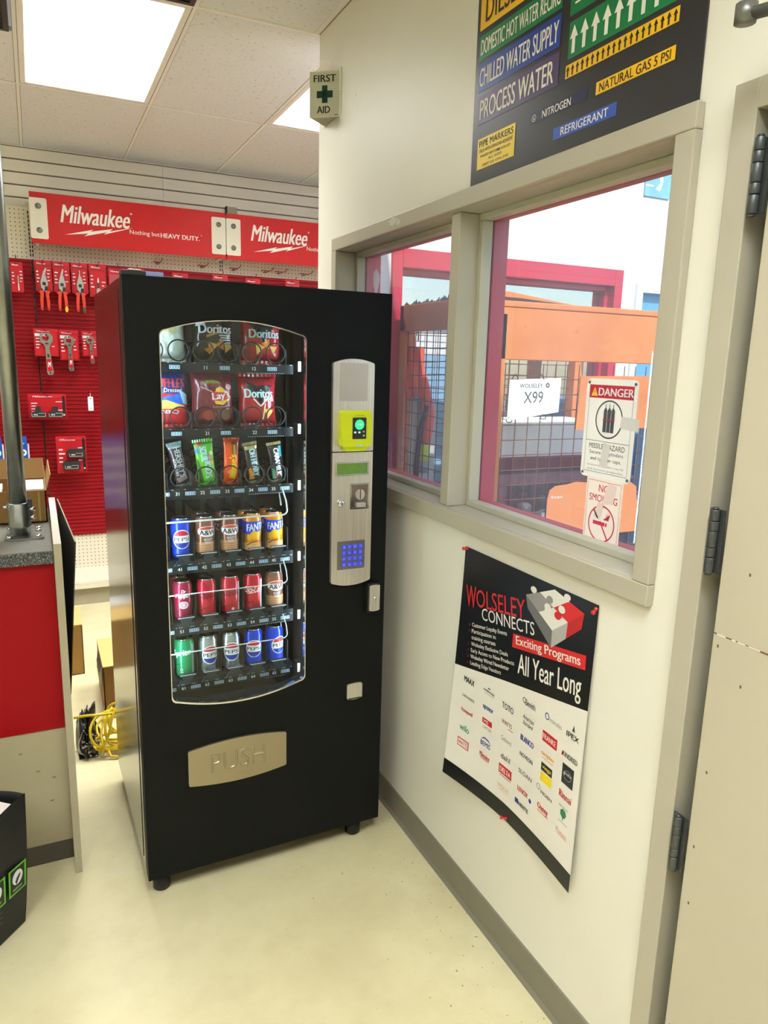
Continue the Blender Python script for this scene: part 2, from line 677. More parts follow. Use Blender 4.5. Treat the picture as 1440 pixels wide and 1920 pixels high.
# ceiling: lay-in tiles on a white grid, openings left for the lamps and vents
GX0, GY0, GPX, GPY = -1.082, 2.990, 0.6045, 1.192
M_TBAR = mat('white_ceiling_grid', '#e4e1dc', 0.5, var=0.03)
M_TGAP = mat('ceiling_gap', '#7d776d', 0.9)
LIGHT_CELLS = [(0, 0), (2, 0), (4, 0), (0, -3), (-2, -3), (-4, 0), (-4, -3)]
VENT_CELLS = [(0, -1), (-1, 0)]
b = MB()
b.box(-5.0, 5.0, YC, 5.5, ZC + 0.06, ZC + 0.10, M_TILE)
b.box(-5.0, 0.0, -3.2, YC, ZC + 0.06, ZC + 0.10, M_TILE)
for i in range(-7, 11):
    for j in range(-6, 3):
        x0 = GX0 + i * GPX; x1 = x0 + GPX
        y0 = GY0 + j * GPY; y1 = min(y0 + GPY, 5.38)
        if y0 > 5.36 or x1 > 5 or x0 < -5 or y0 < -3.2:
            continue
        if x0 > -0.1 and y1 < 3.1:
            continue
        if (i, j) in LIGHT_CELLS or (i, j) in VENT_CELLS:
            continue
        xb = min(x1, 0.0) if y1 < YC + .1 else x1
        b.box(x0 + 0.010, xb - 0.010, y0 + 0.010, y1 - 0.010, ZC + 0.003, ZC + 0.02, M_TILE)
for i in range(-6, 11):
    x = GX0 + i * GPX
    ya = -3.2 if x < 0 else YC
    b.box(x - 0.0075, x + 0.0075, ya, 5.38, ZC + 0.0005, ZC + 0.012, M_TBAR)
    b.box(x - 0.0095, x - 0.0075, ya, 5.38, ZC + 0.004, ZC + 0.012, M_TGAP)
    b.box(x + 0.0075, x + 0.0100, ya, 5.38, ZC + 0.004, ZC + 0.012, M_TGAP)
for j in range(-5, 3):
    y = GY0 + j * GPY
    xe = 5.0 if y > YC else 0.0
    b.box(-5.0, xe, y - 0.0075, y + 0.0075, ZC, ZC + 0.012, M_TBAR)
    b.box(-5.0, xe, y - 0.0095, y - 0.0075, ZC + 0.004, ZC + 0.012, M_TGAP)
b.box(-0.022, 0.0, -3.2, YC, ZC - 0.001, ZC + 0.02, M_TBAR)
b.box(-5.0, 5.0, 5.355, 5.38, ZC - 0.001, ZC + 0.02, M_TBAR)
b.box(-5.0, 0.0, YC - 0.002, YC + 0.02, ZC + 0.0015, ZC + 0.02, M_TBAR)
struct(b.build('ceiling'), 'suspended ceiling of white tiles in a metal grid', 'ceiling')
b = MB(); b.box(-0.001, 0.004, -3.2, YC, ZC - 0.004, ZC, mat('ceiling_dark_trim', '#58513f', 0.8)); b.box(-5, 5, YB - 0.004, YB, ZC - 0.004, ZC, MATS['ceiling_dark_trim'])  # thin dark trim strips along the wall and ceiling edges
struct(b.build('trim_1'), 'dark line where the ceiling meets the wall', 'trim')

# baseboard along the right wall
b = MB()
prof = [(0, 0), (-0.014, 0), (-0.006, 0.012), (-0.0045, 0.097), (0, 0.10)]
V = [(x, y, z) for y in (YC, 0.945) for x, z in prof]
n = len(prof)
b.add(V, [(i, (i + 1) % n, n + (i + 1) % n, n + i) for i in range(n)] + [tuple(range(n)), tuple(range(2 * n - 1, n - 1, -1))], M_BASEB)
b.box(-0.0045, 0, -3.2, -0.19, 0, 0.1, M_BASEB)
struct(b.build('baseboard_right'), 'grey vinyl baseboard along the cream wall', 'baseboard')

# window: hollow metal frame, two panes, red painted outer side
M_REDF = mat('magenta_red_paint', '#c0203f', 0.45, var=0.1, scale=10)
M_BEAD = mat('pale_glazing_bead', '#b7b5a3', 0.4)
b = MB()
def hollow(b, x0, x1, y0, y1, z0, z1, w, m):
    b.box(x0, x1, y0, y1, z1 - w, z1, m); b.box(x0, x1, y0, y1, z0, z0 + w, m)
    b.box(x0, x1, y0, y0 + w, z0 + w, z1 - w, m); b.box(x0, x1, y1 - w, y1, z0 + w, z1 - w, m)
hollow(b, -0.020, 0.0, 1.0176, 2.777, 1.161, 2.091, 0.046, M_FRAME)
hollow(b, -0.006, 0.135, 1.042, 2.753, 1.187, 2.066, 0.0225, M_FRAME)
b.box(0.0, 0.135, 1.842, 1.888, 1.2095, 2.0435, M_FRAME)
b.build_ = None
wf = struct(b.build('window_1', bevel=0.003), 'taupe metal framed interior window with two panes', 'window')
for (ya, yb) in ((1.0645, 1.842), (1.888, 2.7305)):
    s = MB()
    for xa, xb in ((0.064, 0.0985),):
        hollow(s, xa, xb, ya, yb, 1.2095, 2.0435, 0.018, M_BEAD)
    s.build('glazing_stop', wf, bevel=0.002)
    s = MB()
    hollow(s, 0.1055, 0.135, ya, yb, 1.2095, 2.0435, 0.016, M_REDF)
    s.build('outer_stop', wf, bevel=0.002)
    g = MB(); g.box(0.100, 0.104, ya + 0.004, yb - 0.004, 1.214, 2.04, glass_mat('dusty_window_glass', '#f4f9f8', 1.0, 0.17))
    g.build('glass_pane', wf)
o = MB()
hollow(o, 0.1355, 0.17, 1.02, 2.775, 1.165, 2.09, 0.05, M_REDF)
o.box(0.1355, 0.16, 1.836, 1.894, 1.2151, 2.0399, M_REDF)
o.build('outer_frame', wf)
w = MB()                                        # worn spots in the paint
for cy, cz, ry, rz in ((2.23, 2.075, 0.030, 0.012), (2.19, 2.066, 0.014, 0.008)):
    pts = [(-cy + ry * (1 + .35 * sin(5 * a) + .2 * cos(9 * a)) * cos(a), cz + rz * (1 + .3 * cos(4 * a)) * sin(a)) for a in [2 * pi * i / 22 for i in range(22)]]
    Dec().poly(pts, mat('bare_primer', '#c9c6b4', 0.6)).put(w, on_wall(-0.0203))
Dec().poly([(-2.655 + .016 * cos(a) * (1 + .4 * sin(3 * a)), 1.93 + .06 * sin(a)) for a in [2 * pi * i / 18 for i in range(18)]], mat('flaked_paint', '#cdb9b0', 0.6)).put(w, lambda u, v, d: (0.15 + (u + 2.655) * 0.8, 2.7228 - d, v))
w.build('paint_chip', wf)

# grey metal door and frame in the right wall
df = MB()
df.box(-0.020, 0.14, 0.895, 0.942, 0, 2.090, M_FRAME)
df.box(-0.020, 0.14, -0.105, 0.895, 2.043, 2.090, M_FRAME)
df.box(-0.020, 0.14, -0.155, -0.105, 0, 2.090, M_FRAME)
df.box(0.03, 0.05, -0.105, 0.895, 0.0, 2.043, M_DKGREY)
door_root = struct(df.build('door_1', bevel=0.002), 'taupe steel door in a matching metal frame', 'door')
dl = MB()
dl.box(-0.016, 0.028, -0.100, 0.858, 0.008, 2.036, M_DOOR)
dd = Dec()
dd.line((-0.857, 1.166), (0.1, 1.170), 0.0022, mat('paint_seam', '#e2dcc4', 0.5))
rnd = random.Random(3)
u = -0.857
while u < -0.45:
    L = rnd.uniform(.004, .018)
    dd.rect(u, u + L, 1.1655 + rnd.uniform(-.0016, .0008), 1.168, mat('paint_chip_rust', '#6b4a34', 0.7), 2)
    u += L + rnd.uniform(.006, .04)
for cu, cv in ((-0.845, 1.145), (-0.838, 0.62), (-0.842, 0.74), (-0.80, 1.29), (-0.835, 0.90), (-0.846, 0.33), (-0.79, 1.09)):
    dd.poly(ell(cu, cv, .0022, .0035, 8), MATS['paint_chip_rust'])
dd.put(dl, on_wall(-0.016))
dl.build('door_leaf', door_root, bevel=0.002)
M_HINGE = mat('dark_hinge_steel', '#55595a', 0.4, metal=0.7)
for zc in (1.937, 1.332, 0.728):
    h = MB()
    zz = zc - 0.0585
    for L in (0.030, 0.018, 0.030, 0.018, 0.021):
        h.lathe([(0.0078, zz + 0.0008), (0.0082, zz + 0.0016), (0.0082, zz + L - 0.0016), (0.0078, zz + L - 0.0008)], M_HINGE, 14, Matrix.Translation((-0.026, 0.8765, 0)))
        zz += L
    h.lathe([(0.0045, zc - .062), (0.0065, zc - .060), (0.0045, zc - .058)], M_HINGE, 10, Matrix.Translation((-0.026, 0.8765, 0)))
    h.lathe([(0.0045, zc + .058), (0.0065, zc + .060), (0.0045, zc + .062)], M_HINGE, 10, Matrix.Translation((-0.026, 0.8765, 0)))
    h.box(-0.0185, -0.0165, 0.861, 0.8935, zc - 0.0575, zc + 0.0575, M_HINGE)
    h.build('hinge', door_root)
c = MB()
c.box(-0.085, -0.020, 0.48, 0.80, 2.13, 2.19, M_GREY)
tag(c.build('door_closer', bevel=0.006), 'grey door closer body above the taupe door', 'door closer')
a = MB()
a.tube([(-0.05, 0.60, 2.127), (-0.10, 0.868, 2.150)], 0.010, M_GREY)
a.tube([(-0.10, 0.868, 2.139), (-0.10, 0.868, 2.165)], 0.016, M_GREY, 12)
a.build('closer_arm', bpy.data.objects['door_closer'])

# ceiling lamps
M_DIFF = mat('lamp_diffuser', '#ffffff', 0.5, var=0.0)
nt2 = M_DIFF.node_tree
pb = nt2.nodes['Principled BSDF']
pb.inputs['Emission Color'].default_value = TROFFER_COL + (1,)
# the prismatic lens sends most of its light downwards
gn = nt2.nodes.new('ShaderNodeNewGeometry')
dt = nt2.nodes.new('ShaderNodeVectorMath'); dt.operation = 'DOT_PRODUCT'
nt2.links.new(gn.outputs['Normal'], dt.inputs[0]); nt2.links.new(gn.outputs['Incoming'], dt.inputs[1])
pw = math_n(nt2, 'POWER', math_n(nt2, 'MAXIMUM', dt.outputs['Value'], 0.0), 2.0)
nt2.links.new(math_n(nt2, 'MULTIPLY', math_n(nt2, 'ADD', math_n(nt2, 'MULTIPLY', pw, 0.90), 0.10), TROFFER_L), pb.inputs['Emission Strength'])
lamp0 = None
for i, j in LIGHT_CELLS:
    x0 = GX0 + i * GPX + 0.009; x1 = x0 + GPX - 0.018
    y0 = GY0 + j * GPY + 0.009; y1 = y0 + GPY - 0.018
    cx, cy = (x0 + x1) / 2, (y0 + y1) / 2
    lab = {(0, 0): 'large bright ceiling light panel at the upper left', (2, 0): 'bright ceiling light panel behind the first aid sign'}.get(
        (i, j), 'bright ceiling light panel out of sight behind or beside the viewer')
    if lamp0 is None:
        lamp0 = thing('ceiling_light', lab, 'ceiling light', (cx, cy, ZC), 0, 'fluorescent ceiling light panels')
        hx, hy = (x1 - x0) / 2, (y1 - y0) / 2
        f = MB()
        for q in ((-hx, hx, -hy, -hy + .026), (-hx, hx, hy - .026, hy), (-hx, -hx + .026, -hy + .026, hy - .026), (hx - .026, hx, -hy + .026, hy - .026)):
            f.box(*q, 0.001, 0.05, M_TBAR)
        f.build('frame', lamp0, bevel=0.004)
        d = MB(); d.box(-hx + .026, hx - .026, -hy + .026, hy - .026, 0.010, 0.016, M_DIFF)
        d.build('diffuser', lamp0)
    else:
        dup(lamp0, (cx, cy, ZC), 0, lab)

# ceiling vents
def vent(name, x0, x1, y0, y1, label):
    t = thing(name, label, 'ceiling vent', ((x0 + x1) / 2, (y0 + y1) / 2, ZC))
    f = MB(); hx, hy = (x1 - x0) / 2, (y1 - y0) / 2
    hollow2 = ((-hx, hx, -hy, -hy + .02), (-hx, hx, hy - .02, hy), (-hx, -hx + .02, -hy + .02, hy - .02), (hx - .02, hx, -hy + .02, hy - .02))
    for q in hollow2:
        f.box(*q, -0.006, 0.03, M_DKGREY)
    f.build('frame', t)
    g = MB()
    y = -hy + .03
    while y < hy - .03:
        g.box(-hx + .02, hx - .02, y, y + .004, -0.004, 0.02, mat('vent_grey', '#4a4b49', 0.5)); y += 0.02
    g.box(-hx + .02, hx - .02, -hy + .02, hy - .02, 0.021, 0.03, M_RUBBER)
    g.build('louvre', t)
vent('ceiling_vent', -1.073, -0.488, 1.81, 2.975, 'dark ceiling grille at the near end of the large light panel')
vent('ceiling_vent', -1.678, -1.102, 3.002, 3.55, 'dark ceiling grille left of the large light panel')
b = MB(); b.box(-1.6765, -1.0925, 3.56, 4.172, ZC + .003, ZC + .02, M_TILE); struct(b.build('trim_2'), 'ceiling tile infill beside the grille', 'trim')

# ================================================================== VENDING MACHINE
MX, MY, MRZ = -0.8796, 2.0225, 0.0223
MW, MD, MZ0, MZ1 = 0.773, 0.727, 0.07, 1.83
vm = thing('vending_machine', 'tall black vending machine with a lit window of snacks and cans', 'vending machine', (MX, MY, 0), MRZ)
front = lambda d0: (lambda u, v, d: (u, d0 - d, v))

def arch(u0, u1, zb, zt, rise, n=14, r=0.018):
    """window outline: bowed top and bottom, small rounded corners"""
    um = (u0 + u1) / 2; hw = (u1 - u0) / 2
    top = lambda u: zt - rise * ((u - um) / hw) ** 2
    bot = lambda u: zb + rise * ((u - um) / hw) ** 2
    L = []
    for i in range(n + 1):
        u = u0 + r + (u1 - u0 - 2 * r) * i / n
        L.append((u, bot(u)))
    zc = bot(u1 - r) + r
    for i in range(1, 5):
        a = -pi / 2 + pi / 2 * i / 4
        L.append((u1 - r + r * cos(a), zc + r * sin(a)))
    zc = top(u1 - r) - r
    for i in range(0, 4):
        a = pi / 2 * i / 4
        L.append((u1 - r + r * cos(a), zc + r * sin(a)))
    for i in range(n + 1):
        u = u1 - r - (u1 - u0 - 2 * r) * i / n
        L.append((u, top(u)))
    for i in range(1, 5):
        a = pi / 2 + pi / 2 * i / 4
        L.append((u0 + r + r * cos(a), zc + r * sin(a)))
    zc = bot(u0 + r) + r
    for i in range(0, 4):
        a = pi + pi / 2 * i / 4
        L.append((u0 + r + r * cos(a), zc + r * sin(a)))
    return L

WIN = arch(0.086, 0.499, 0.604, 1.7295, 0.036)
WIN_IN = arch(0.0885, 0.4965, 0.609, 1.7275, 0.036)
# cabinet shell
M_LINER = mat('dark_liner', '#1a2026', 0.45, var=0.05)
b = MB()
b.box(0.0, 0.028, 0.048, MD, 0.075, MZ1 - .004, M_SIDE)
b.box(MW - 0.028, MW, 0.048, MD, 0.075, MZ1 - .004, M_SIDE)
b.box(0.028, MW - 0.028, 0.048, MD, MZ1 - 0.032, MZ1 - .004, M_SIDE)
b.box(0.028, MW - 0.028, 0.048, MD, 0.075, 0.11, M_SIDE)
b.box(0.028, MW - 0.028, MD - 0.03, MD, 0.11, MZ1 - 0.032, M_SIDE)
b.box(-0.0015, 0.0, 0.085, 0.089, 0.10, 1.80, M_RUBBER)
b.build('cabinet', vm, bevel=0.003)
b = MB()
b.box(0.5375, 0.5475, 0.05, MD - .035, 0.115, 1.795, M_LINER)
b.box(0.03, 0.5375, 0.640, 0.652, 0.115, 1.795, M_LINER)
b.box(0.03, 0.5375, 0.05, 0.640, 1.775, 1.790, M_LINER)
d = Dec()                                        # pushers and shelf hangers seen against the back liner
M_TEE = mat('grey_hanger', '#59646b', 0.5)
for zc in (1.125,):
    for u in (0.15, 0.245, 0.335, 0.43):
        d.rect(u - .042, u + .042, zc - .010, zc + .010, M_TEE); d.rect(u - .012, u + .012, zc - .075, zc - .010, M_TEE)
for u in (0.17, 0.275, 0.38):
    d.rect(u - .045, u + .045, 1.43, 1.452, M_TEE)
d.put(b, front(0.640))
d = Dec()
v = 0.60
while v < 1.70:                                  # slotted shelf rail on the inner side wall
    d.rect(-0.128, -0.124, v, v + 0.009, mat('pale_slot', '#8b979d', 0.4)); v += 0.0205
d.put(b, lambda u, v, dd: (0.5375 - dd, -u, v))
b.build('liner', vm)
# door
b = MB()
outer = [(0.0, MZ0), (MW, MZ0), (MW, MZ1), (0.0, MZ1)]
b.prism([outer, WIN], 0.0, -0.044, M_BLACK, front(0.0))
b.build('door', vm)
b = MB()
b.prism([WIN, WIN_IN], 0.003, -0.012, M_CHROME, front(0.0))
b.build('window_trim', vm)
b = MB()
b.prism([WIN_IN], -0.008, -0.012, glass_mat('clear_display_glass', '#f2f7f7', 1.25), front(0.0))
b.build('window_glass', vm)
for u in (0.071, 0.520):
    b = MB(); b.box(u - .005, u + .005, 0.050, 0.062, 0.66, 1.71, mat('cool_white_led', '#dff0ff', 0.4, var=0.0, emit=MACHINE_LED))
    b.build('led_strip', vm)
b = MB(); b.box(0.012, 0.35, 0.05, 0.36, MZ1 - .004, MZ1 + 0.007, M_RUBBER); b.box(0.0, 0.06, 0.0, 0.05, MZ1, MZ1 + 0.012, M_RUBBER)
b.box(0.018, 0.050, 0.004, 0.040, MZ1 + 0.012, MZ1 + 0.016, M_WHITE); b.box(0.052, 0.105, 0.006, 0.03, MZ1, MZ1 + .012, mat('lilac_tape', '#8f97cf', 0.5))
b.build('top_hinge', vm, bevel=0.002)
# four feet
for u, dd in ((0.045, 0.055), (0.70, 0.055), (0.045, 0.66), (0.70, 0.66)):
    b = MB()
    T = Matrix.Translation((u, dd, 0))
    b.lathe([(0.022, 0), (0.026, 0.004), (0.026, 0.034), (0.022, 0.044), (0.012, 0.048)], M_RUBBER, 20, T)
    b.lathe([(0.010, 0.048), (0.010, 0.078)], M_ZINC, 12, T)
    b.build('foot', vm)

# control panel
PAN0 = arch(0.5785, 0.7135, 0.9345, 1.636, 0.013, r=0.008)
lo = [p for p in PAN0]
low = []; up = []
def cut_loop(L, z, above):
    return clip(L, 1, z, not above)
b = MB(); b.prism([cut_loop(PAN0, 1.3605, True)], 0.0, 0.013, M_STEEL, front(0.0)); cp = b.build('bill_panel', vm, bevel=0.002)
b = MB(); b.prism([cut_loop(PAN0, 1.3575, False)], 0.0, 0.013, M_STEEL, front(0.0)); cl = b.build('control_panel', vm, bevel=0.002)
b = MB(); b.prism([rbox(.003, 0.600, 0.691, 1.512, 1.624)], 0.013, 0.0142, mat('blank_plate_steel', '#c9c0b8', 0.42, metal=0.9), front(0.0)); b.build('blank_plate', cp, bevel=.0005)
# yellow card reader
M_YEL = mat('yellow_plastic', '#c9d400', 0.4, var=0.04)
b = MB(); b.prism([rbox(.010, 0.598, 0.698, 1.376, 1.485)], 0.013, 0.034, M_YEL, front(0.0)); b.prism([rbox(.006, 0.612, 0.686, 1.362, 1.385)], 0.013, 0.026, M_YEL, front(0.0))
rd = b.build('card_reader', vm, bevel=.005, seg=3)
rd['label'] = 'yellow card reader with a small dark screen'
b = MB(); b.prism([rbox(.002, 0.634, 0.679, 1.400, 1.464)], 0.034, 0.0352, mat('reader_screen', '#1c2021', 0.2), front(0.0))
d = Dec()
d.poly(ell(0.6565, 1.443, .0155, .0155), mat('screen_green', '#38c98b', 0.4, emit=0.7))
d.text('TAP HERE', 0.6565, 1.443, 0.017, 0.004, mat('screen_pale', '#c9ffe9', 0.4, emit=0.6), 2)
for u, v, m in ((.642, 1.420, 'screen_pale'), (.656, 1.420, 'screen_pale'), (.670, 1.422, 'red'), (.671, 1.410, 'grn')):
    d.rect(u - .0032, u + .0032, v - .0025, v + .0025, mat('screen_' + m, {'red': '#c06a50', 'grn': '#48b07a'}.get(m, '#c9ffe9'), 0.4, emit=0.4) if m != 'screen_pale' else MATS['screen_pale'], 2)
d.put(b, front(-0.0352))
b.build('screen', rd)
b = MB(); d = Dec(); d.text('credit debit', .6565, 1.4705, .03, .003, M_INK)
d.put(b, front(-0.0342)); b.build('marking', rd)
b = MB(); d = Dec(); d.rect(.645, .668, 1.379, 1.382, mat('blue_glow', '#6db4ff', 0.3, emit=0.5)); d.put(b, front(-0.0342)); b.build('status_light', rd)
# green text display
b = MB(); b.prism([rbox(.005, 0.588, 0.700, 1.286, 1.329), rbox(.003, 0.593, 0.695, 1.291, 1.324)], 0.011, 0.0165, M_CHROME, front(0.0))
dp = b.build('text_display', cl, bevel=.001)
b = MB(); b.prism([rbox(.002, 0.593, 0.695, 1.291, 1.324)], 0.013, 0.0142, mat('green_lcd', '#55752f', 0.25, var=0.25, scale=120, emit=0.35), front(0.0))
b.build('lcd', dp) if False else b.build('lcd_screen', cl)
# coin slot recess
b = MB(); b.prism([rbox(.002, 0.638, 0.702, 1.180, 1.262), rbox(.001, 0.643, 0.697, 1.185, 1.257)], 0.012, 0.016, M_CHROME, front(0.0))
b.prism([rbox(.001, 0.643, 0.697, 1.185, 1.257)], 0.0132, 0.0136, mat('polished_recess', '#9a9092', 0.15, metal=1.0), front(0.0))
b.prism([ell(0.672, 1.226, .0155, .0165)], 0.0136, 0.017, M_STEEL, front(0.0))
b.box(0.6705, 0.6735, -0.0185, -0.0168, 1.211, 1.243, M_DKGREY)
b.box(0.658, 0.688, -0.024, -0.0136, 1.188, 1.200, M_STEEL)
b.build('coin_slot', cl, bevel=.0008)
b = MB()
b.lathe([(0.013, 0.0), (0.013, 0.006), (0.0105, 0.009), (0.0105, 0.013), (0.008, 0.015)], M_CHROME, 18, Matrix.Translation((0.606, -0.013, 1.202)) @ Matrix.Rotation(pi / 2, 4, 'X'))
b.box(0.6052, 0.6068, -0.0286, -0.027, 1.197, 1.207, M_INK)
b.build('cam_lock', cl)
# keypad with lit keys
b = MB(); b.prism([rbox(.002, 0.598, 0.692, 0.989, 1.080)], 0.013, 0.0145, mat('keypad_plate', '#8d8a85', 0.35, metal=0.9), front(0.0))
kp = b.build('keypad', cl, bevel=.0004)
M_KEY = mat('key_cap', '#9aa0b4', 0.3, metal=0.5)
M_KEYL = mat('blue_key_light', '#2436d8', 0.3, var=0.0, emit=0.9)
keys = ['1', '2', '3', 'A', '4', '5', '6', 'B', '7', '8', '9', 'C', '*', '0', '#', 'D']
for k, ch in enumerate(keys):
    u = 0.6205 + (k % 4) * 0.0187; v = 1.062 - (k // 4) * 0.0193
    q = MB(); q.prism([rbox(.0015, u - .0062, u + .0062, v - .0062, v + .0062)], 0.0145, 0.0172, M_KEYL, front(0.0))
    q.prism([rbox(.001, u - .0036, u + .0036, v - .0036, v + .0036)], 0.0172, 0.0178, M_KEY, front(0.0))
    Dec().text(ch, u, v, None, .005, M_KEYL, 2).put(q, front(-0.0178))
    q.build('key', kp)
# door latch, coin return, push flap
b = MB(); b.box(0.703, 0.744, -0.020, 0.0, 0.838, 0.934, M_RUBBER); b.prism([arch(0.708, 0.744, 0.842, 0.930, 0.003, r=.002)], 0.018, 0.026, M_STEEL, front(0.0))
b.lathe([(0.008, 0), (0.008, 0.004), (0.005, 0.006)], M_CHROME, 14, Matrix.Translation((0.728, -0.026, 0.884)) @ Matrix.Rotation(pi / 2, 4, 'X'))
b.box(0.7272, 0.7288, -0.0325, -0.031, 0.879, 0.889, M_INK)
b.build('door_lock', vm, bevel=.001)
b = MB(); b.prism([arch(0.644, 0.698, 0.537, 0.594, 0.003, r=.006)], 0.0, 0.006, M_STEEL, front(0.0)); b.box(0.648, 0.694, -0.0075, -0.006, 0.539, 0.543, M_RUBBER)
b.build('coin_return', vm, bevel=.0012)
PUSH = arch(0.1265, 0.434, 0.3445, 0.4875, 0.0145, r=.006)
M_PUSH = mat('warm_brushed_plate', '#a59a83', 0.34, metal=0.85, var=0.03)
b = MB(); b.prism([PUSH], 0.0, 0.008, M_PUSH, front(0.0)); pf = b.build('push_flap', vm, bevel=.0015)
b = MB()
fl = front(0.0)
Vb, F, asp = text2d('PUSH', 0.010, 0.0, 6)
Vt, F2, asp2 = text2d('PUSH', -0.022, 0.0, 6)
if len(Vt) != len(Vb):
    Vt = Vb
n = len(Vb)
P0 = [(0.280 + x * .170, 0.418 + y * .062) for x, y in Vb]
P1 = [(0.280 + x * .165, 0.418 + y * .058) for x, y in Vt]
b.add([fl(p[0], p[1], .0105) for p in P1], F, M_PUSH)
ed = {}
for f in F:
    for i in range(len(f)):
        e = (f[i], f[(i + 1) % len(f)])
        ed[e] = ed.get(e, 0) + 1
b.add([fl(p[0], p[1], .0078) for p in P0] + [fl(p[0], p[1], .0105) for p in P1], [(i, j, n + j, n + i) for (i, j) in ed if (j, i) not in ed], M_PUSH)
b.build('embossed_lettering', pf)

# shelves
LABZ = [1.600, 1.413, 1.2385, 1.011, 0.8165, 0.6325]
TRAY = [1.6135, 1.4265, 1.252, 1.039, 0.8445, 0.6605]
M_TRAY = mat('dark_tray', '#14191d', 0.4)
M_STRIP = mat('label_strip', '#0b1014', 0.35)
M_LNUM = mat('white_numeral', '#e8f3ff', 0.4)
M_LDIG = mat('pale_blue_digits', '#b9d8f5', 0.4)
M_TICK = mat('pale_tick', '#c9d6de', 0.4)
CW = [0.12, 0.262, 0.404]
CN = [0.078, 0.152, 0.2245, 0.298, 0.371, 0.4415]
for r in range(6):
    t = TRAY[r]; z = LABZ[r]
    b = MB()
    b.box(0.035, 0.490, 0.098, 0.62, t - 0.010, t - 0.001, M_TRAY)
    b.box(0.035, 0.492, 0.094, 0.098, z - 0.0145, t - 0.001, M_STRIP)
    cols = CW if r < 2 else CN
    pitch = 0.142 if r < 2 else 0.073
    for k in range(len(cols) + 1):
        u = cols[0] - pitch / 2 + k * pitch
        if 0.04 < u < 0.485:
            b.box(u - .0008, u + .0008, 0.11, 0.60, t - .001, t + (0.045 if r < 3 else 0.07), mat('smoky_divider', '#232b31', 0.3))
    d = Dec()
    for k, u in enumerate(cols):
        num = '%d%d' % (r + 1, k)
        if r < 2:
            un, ud = u - .033, u + .022
        else:
            un, ud = u - .013, u + .024
        d.text(num, un, z, None, .0098, M_LNUM, 1, bold=.02)
        for q in range(4):                       # segment style price digits
            x = ud + (q - 1.5) * .0075
            for vv in (-.0045, 0, .0045):
                d.rect(x - .0026, x + .0026, z + vv - .0008, z + vv + .0008, M_LDIG)
            for uu in (-.0026, .0026):
                d.rect(x + uu - .0007, x + uu + .0007, z - .005, z + .005, M_LDIG)
    u = 0.05
    while u < 0.485:
        d.rect(u, u + .006, z + .0115, z + .0127, M_TICK, 1); u += 0.036
    u = 0.35 if r != 5 else 0.40
    while u < 0.465:
        d.rect(u, u + .0032, z - .0135, z - .0122, M_TICK, 1); u += 0.0068
    d.put(b, front(0.094))
    b.build('shelf', vm)
    b = MB(); b.box(0.505, 0.5365, 0.085, 0.125, z - .002, z + .022, M_TRAY); b.box(0.503, 0.512, 0.080, 0.0845, z - .006, z + .024, M_WHITE)
    b.build('shelf_bracket', vm, bevel=.001)
# vending spirals
M_COIL = mat('dark_spiral_wire', '#0b0d0f', 0.35)
coil0 = None
spots = [(u + s, r) for r in (0, 1) for u in CW for s in (-.036, .036)] + [(u, 2) for u in CN]
for u, r in spots:
    loc = (u, 0.104, TRAY[r] + 0.0325)
    if coil0 is None:
        b = MB()
        b.tube([(0.029 * sin(2 * pi * i / 24), 0.50 * max(0, i - 22) / 120, -0.029 * cos(2 * pi * i / 24)) for i in range(143)], 0.0023, M_COIL, 6)
        coil0 = b.build('spiral_coil', vm); coil0.location = loc
    else:
        c = coil0.copy(); COL.objects.link(c); c.parent = vm; c.location = loc
# can gates and wire guards
M_GATE = mat('grey_gate', '#232b31', 0.3)
gate0 = None
for r in (3, 4, 5):
    for u in CN:
        loc = (u, 0.094, TRAY[r])
        if gate0 is None:
            b = MB()
            g = lambda a, c, dd: (a, -dd, c)
            b.prism([[(-.028, -.014), (.028, -.014), (.022, -.002), (.014, .001), (.014, .010), (.024, .016), (.024, .019), (-.024, .019), (-.024, .016), (-.014, .010), (-.014, .001), (-.022, -.002)]], -0.002, 0.010, M_GATE, g)
            b.box(-.024, .024, -.0104, -.010, .0165, .0185, M_TICK); b.box(-.022, -.012, -.0104, -.010, -.0125, -.0115, M_TICK); b.box(.010, .022, -.0104, -.010, -.0125, -.0115, M_TICK)
            gate0 = b.build('can_gate', vm, bevel=.0008); gate0.location = loc
        else:
            c = gate0.copy(); COL.objects.link(c); c.parent = vm; c.location = loc
    zr = {3: 1.160, 4: 0.940, 5: 0.757}[r]
    b = MB()
    pts = [(0.045, 0.070, zr), (0.450, 0.070, zr)] + [(0.450 + .014 * sin(a), 0.070, zr + .014 - .014 * cos(a)) for a in (0.4, 0.8, 1.2, 1.5)] + [(0.462, 0.074, zr + .040), (0.455, 0.085, zr + .075), (0.452, 0.115, zr + .072), (0.461, 0.12, zr + .02)]
    b.tube(pts, 0.0026 if r == 3 else 0.0019, mat('pale_wire', '#cfd8d8', 0.25, metal=0.4), 8)
    b.build('guard_wire', vm)
b = MB()
b.add([(0.035, 0.085, 0.600), (0.505, 0.085, 0.600), (0.505, 0.36, 0.46), (0.035, 0.36, 0.46), (0.035, 0.085, 0.57), (0.505, 0.085, 0.57), (0.505, 0.05, 0.57), (0.035, 0.05, 0.57)],
      [(0, 1, 2, 3), (0, 4, 5, 1), (4, 7, 6, 5)], mat('navy_chute', '#16222f', 0.35))
d = Dec(); d.ring(0.135, 0.592, .004, .006, M_LDIG, 1, 16, .6)
b.box(0.035, 0.53, 0.36, 0.64, 0.455, 0.46, MATS['navy_chute'])
b.build('delivery_chute', vm)

# ------------------------------------------------------------------ things on the shelves
bpy.context.view_layer.update()
VMM = vm.matrix_basis.copy()
def inside(u, dpt, z):
    return tuple(VMM @ Vector((u, dpt, z)))

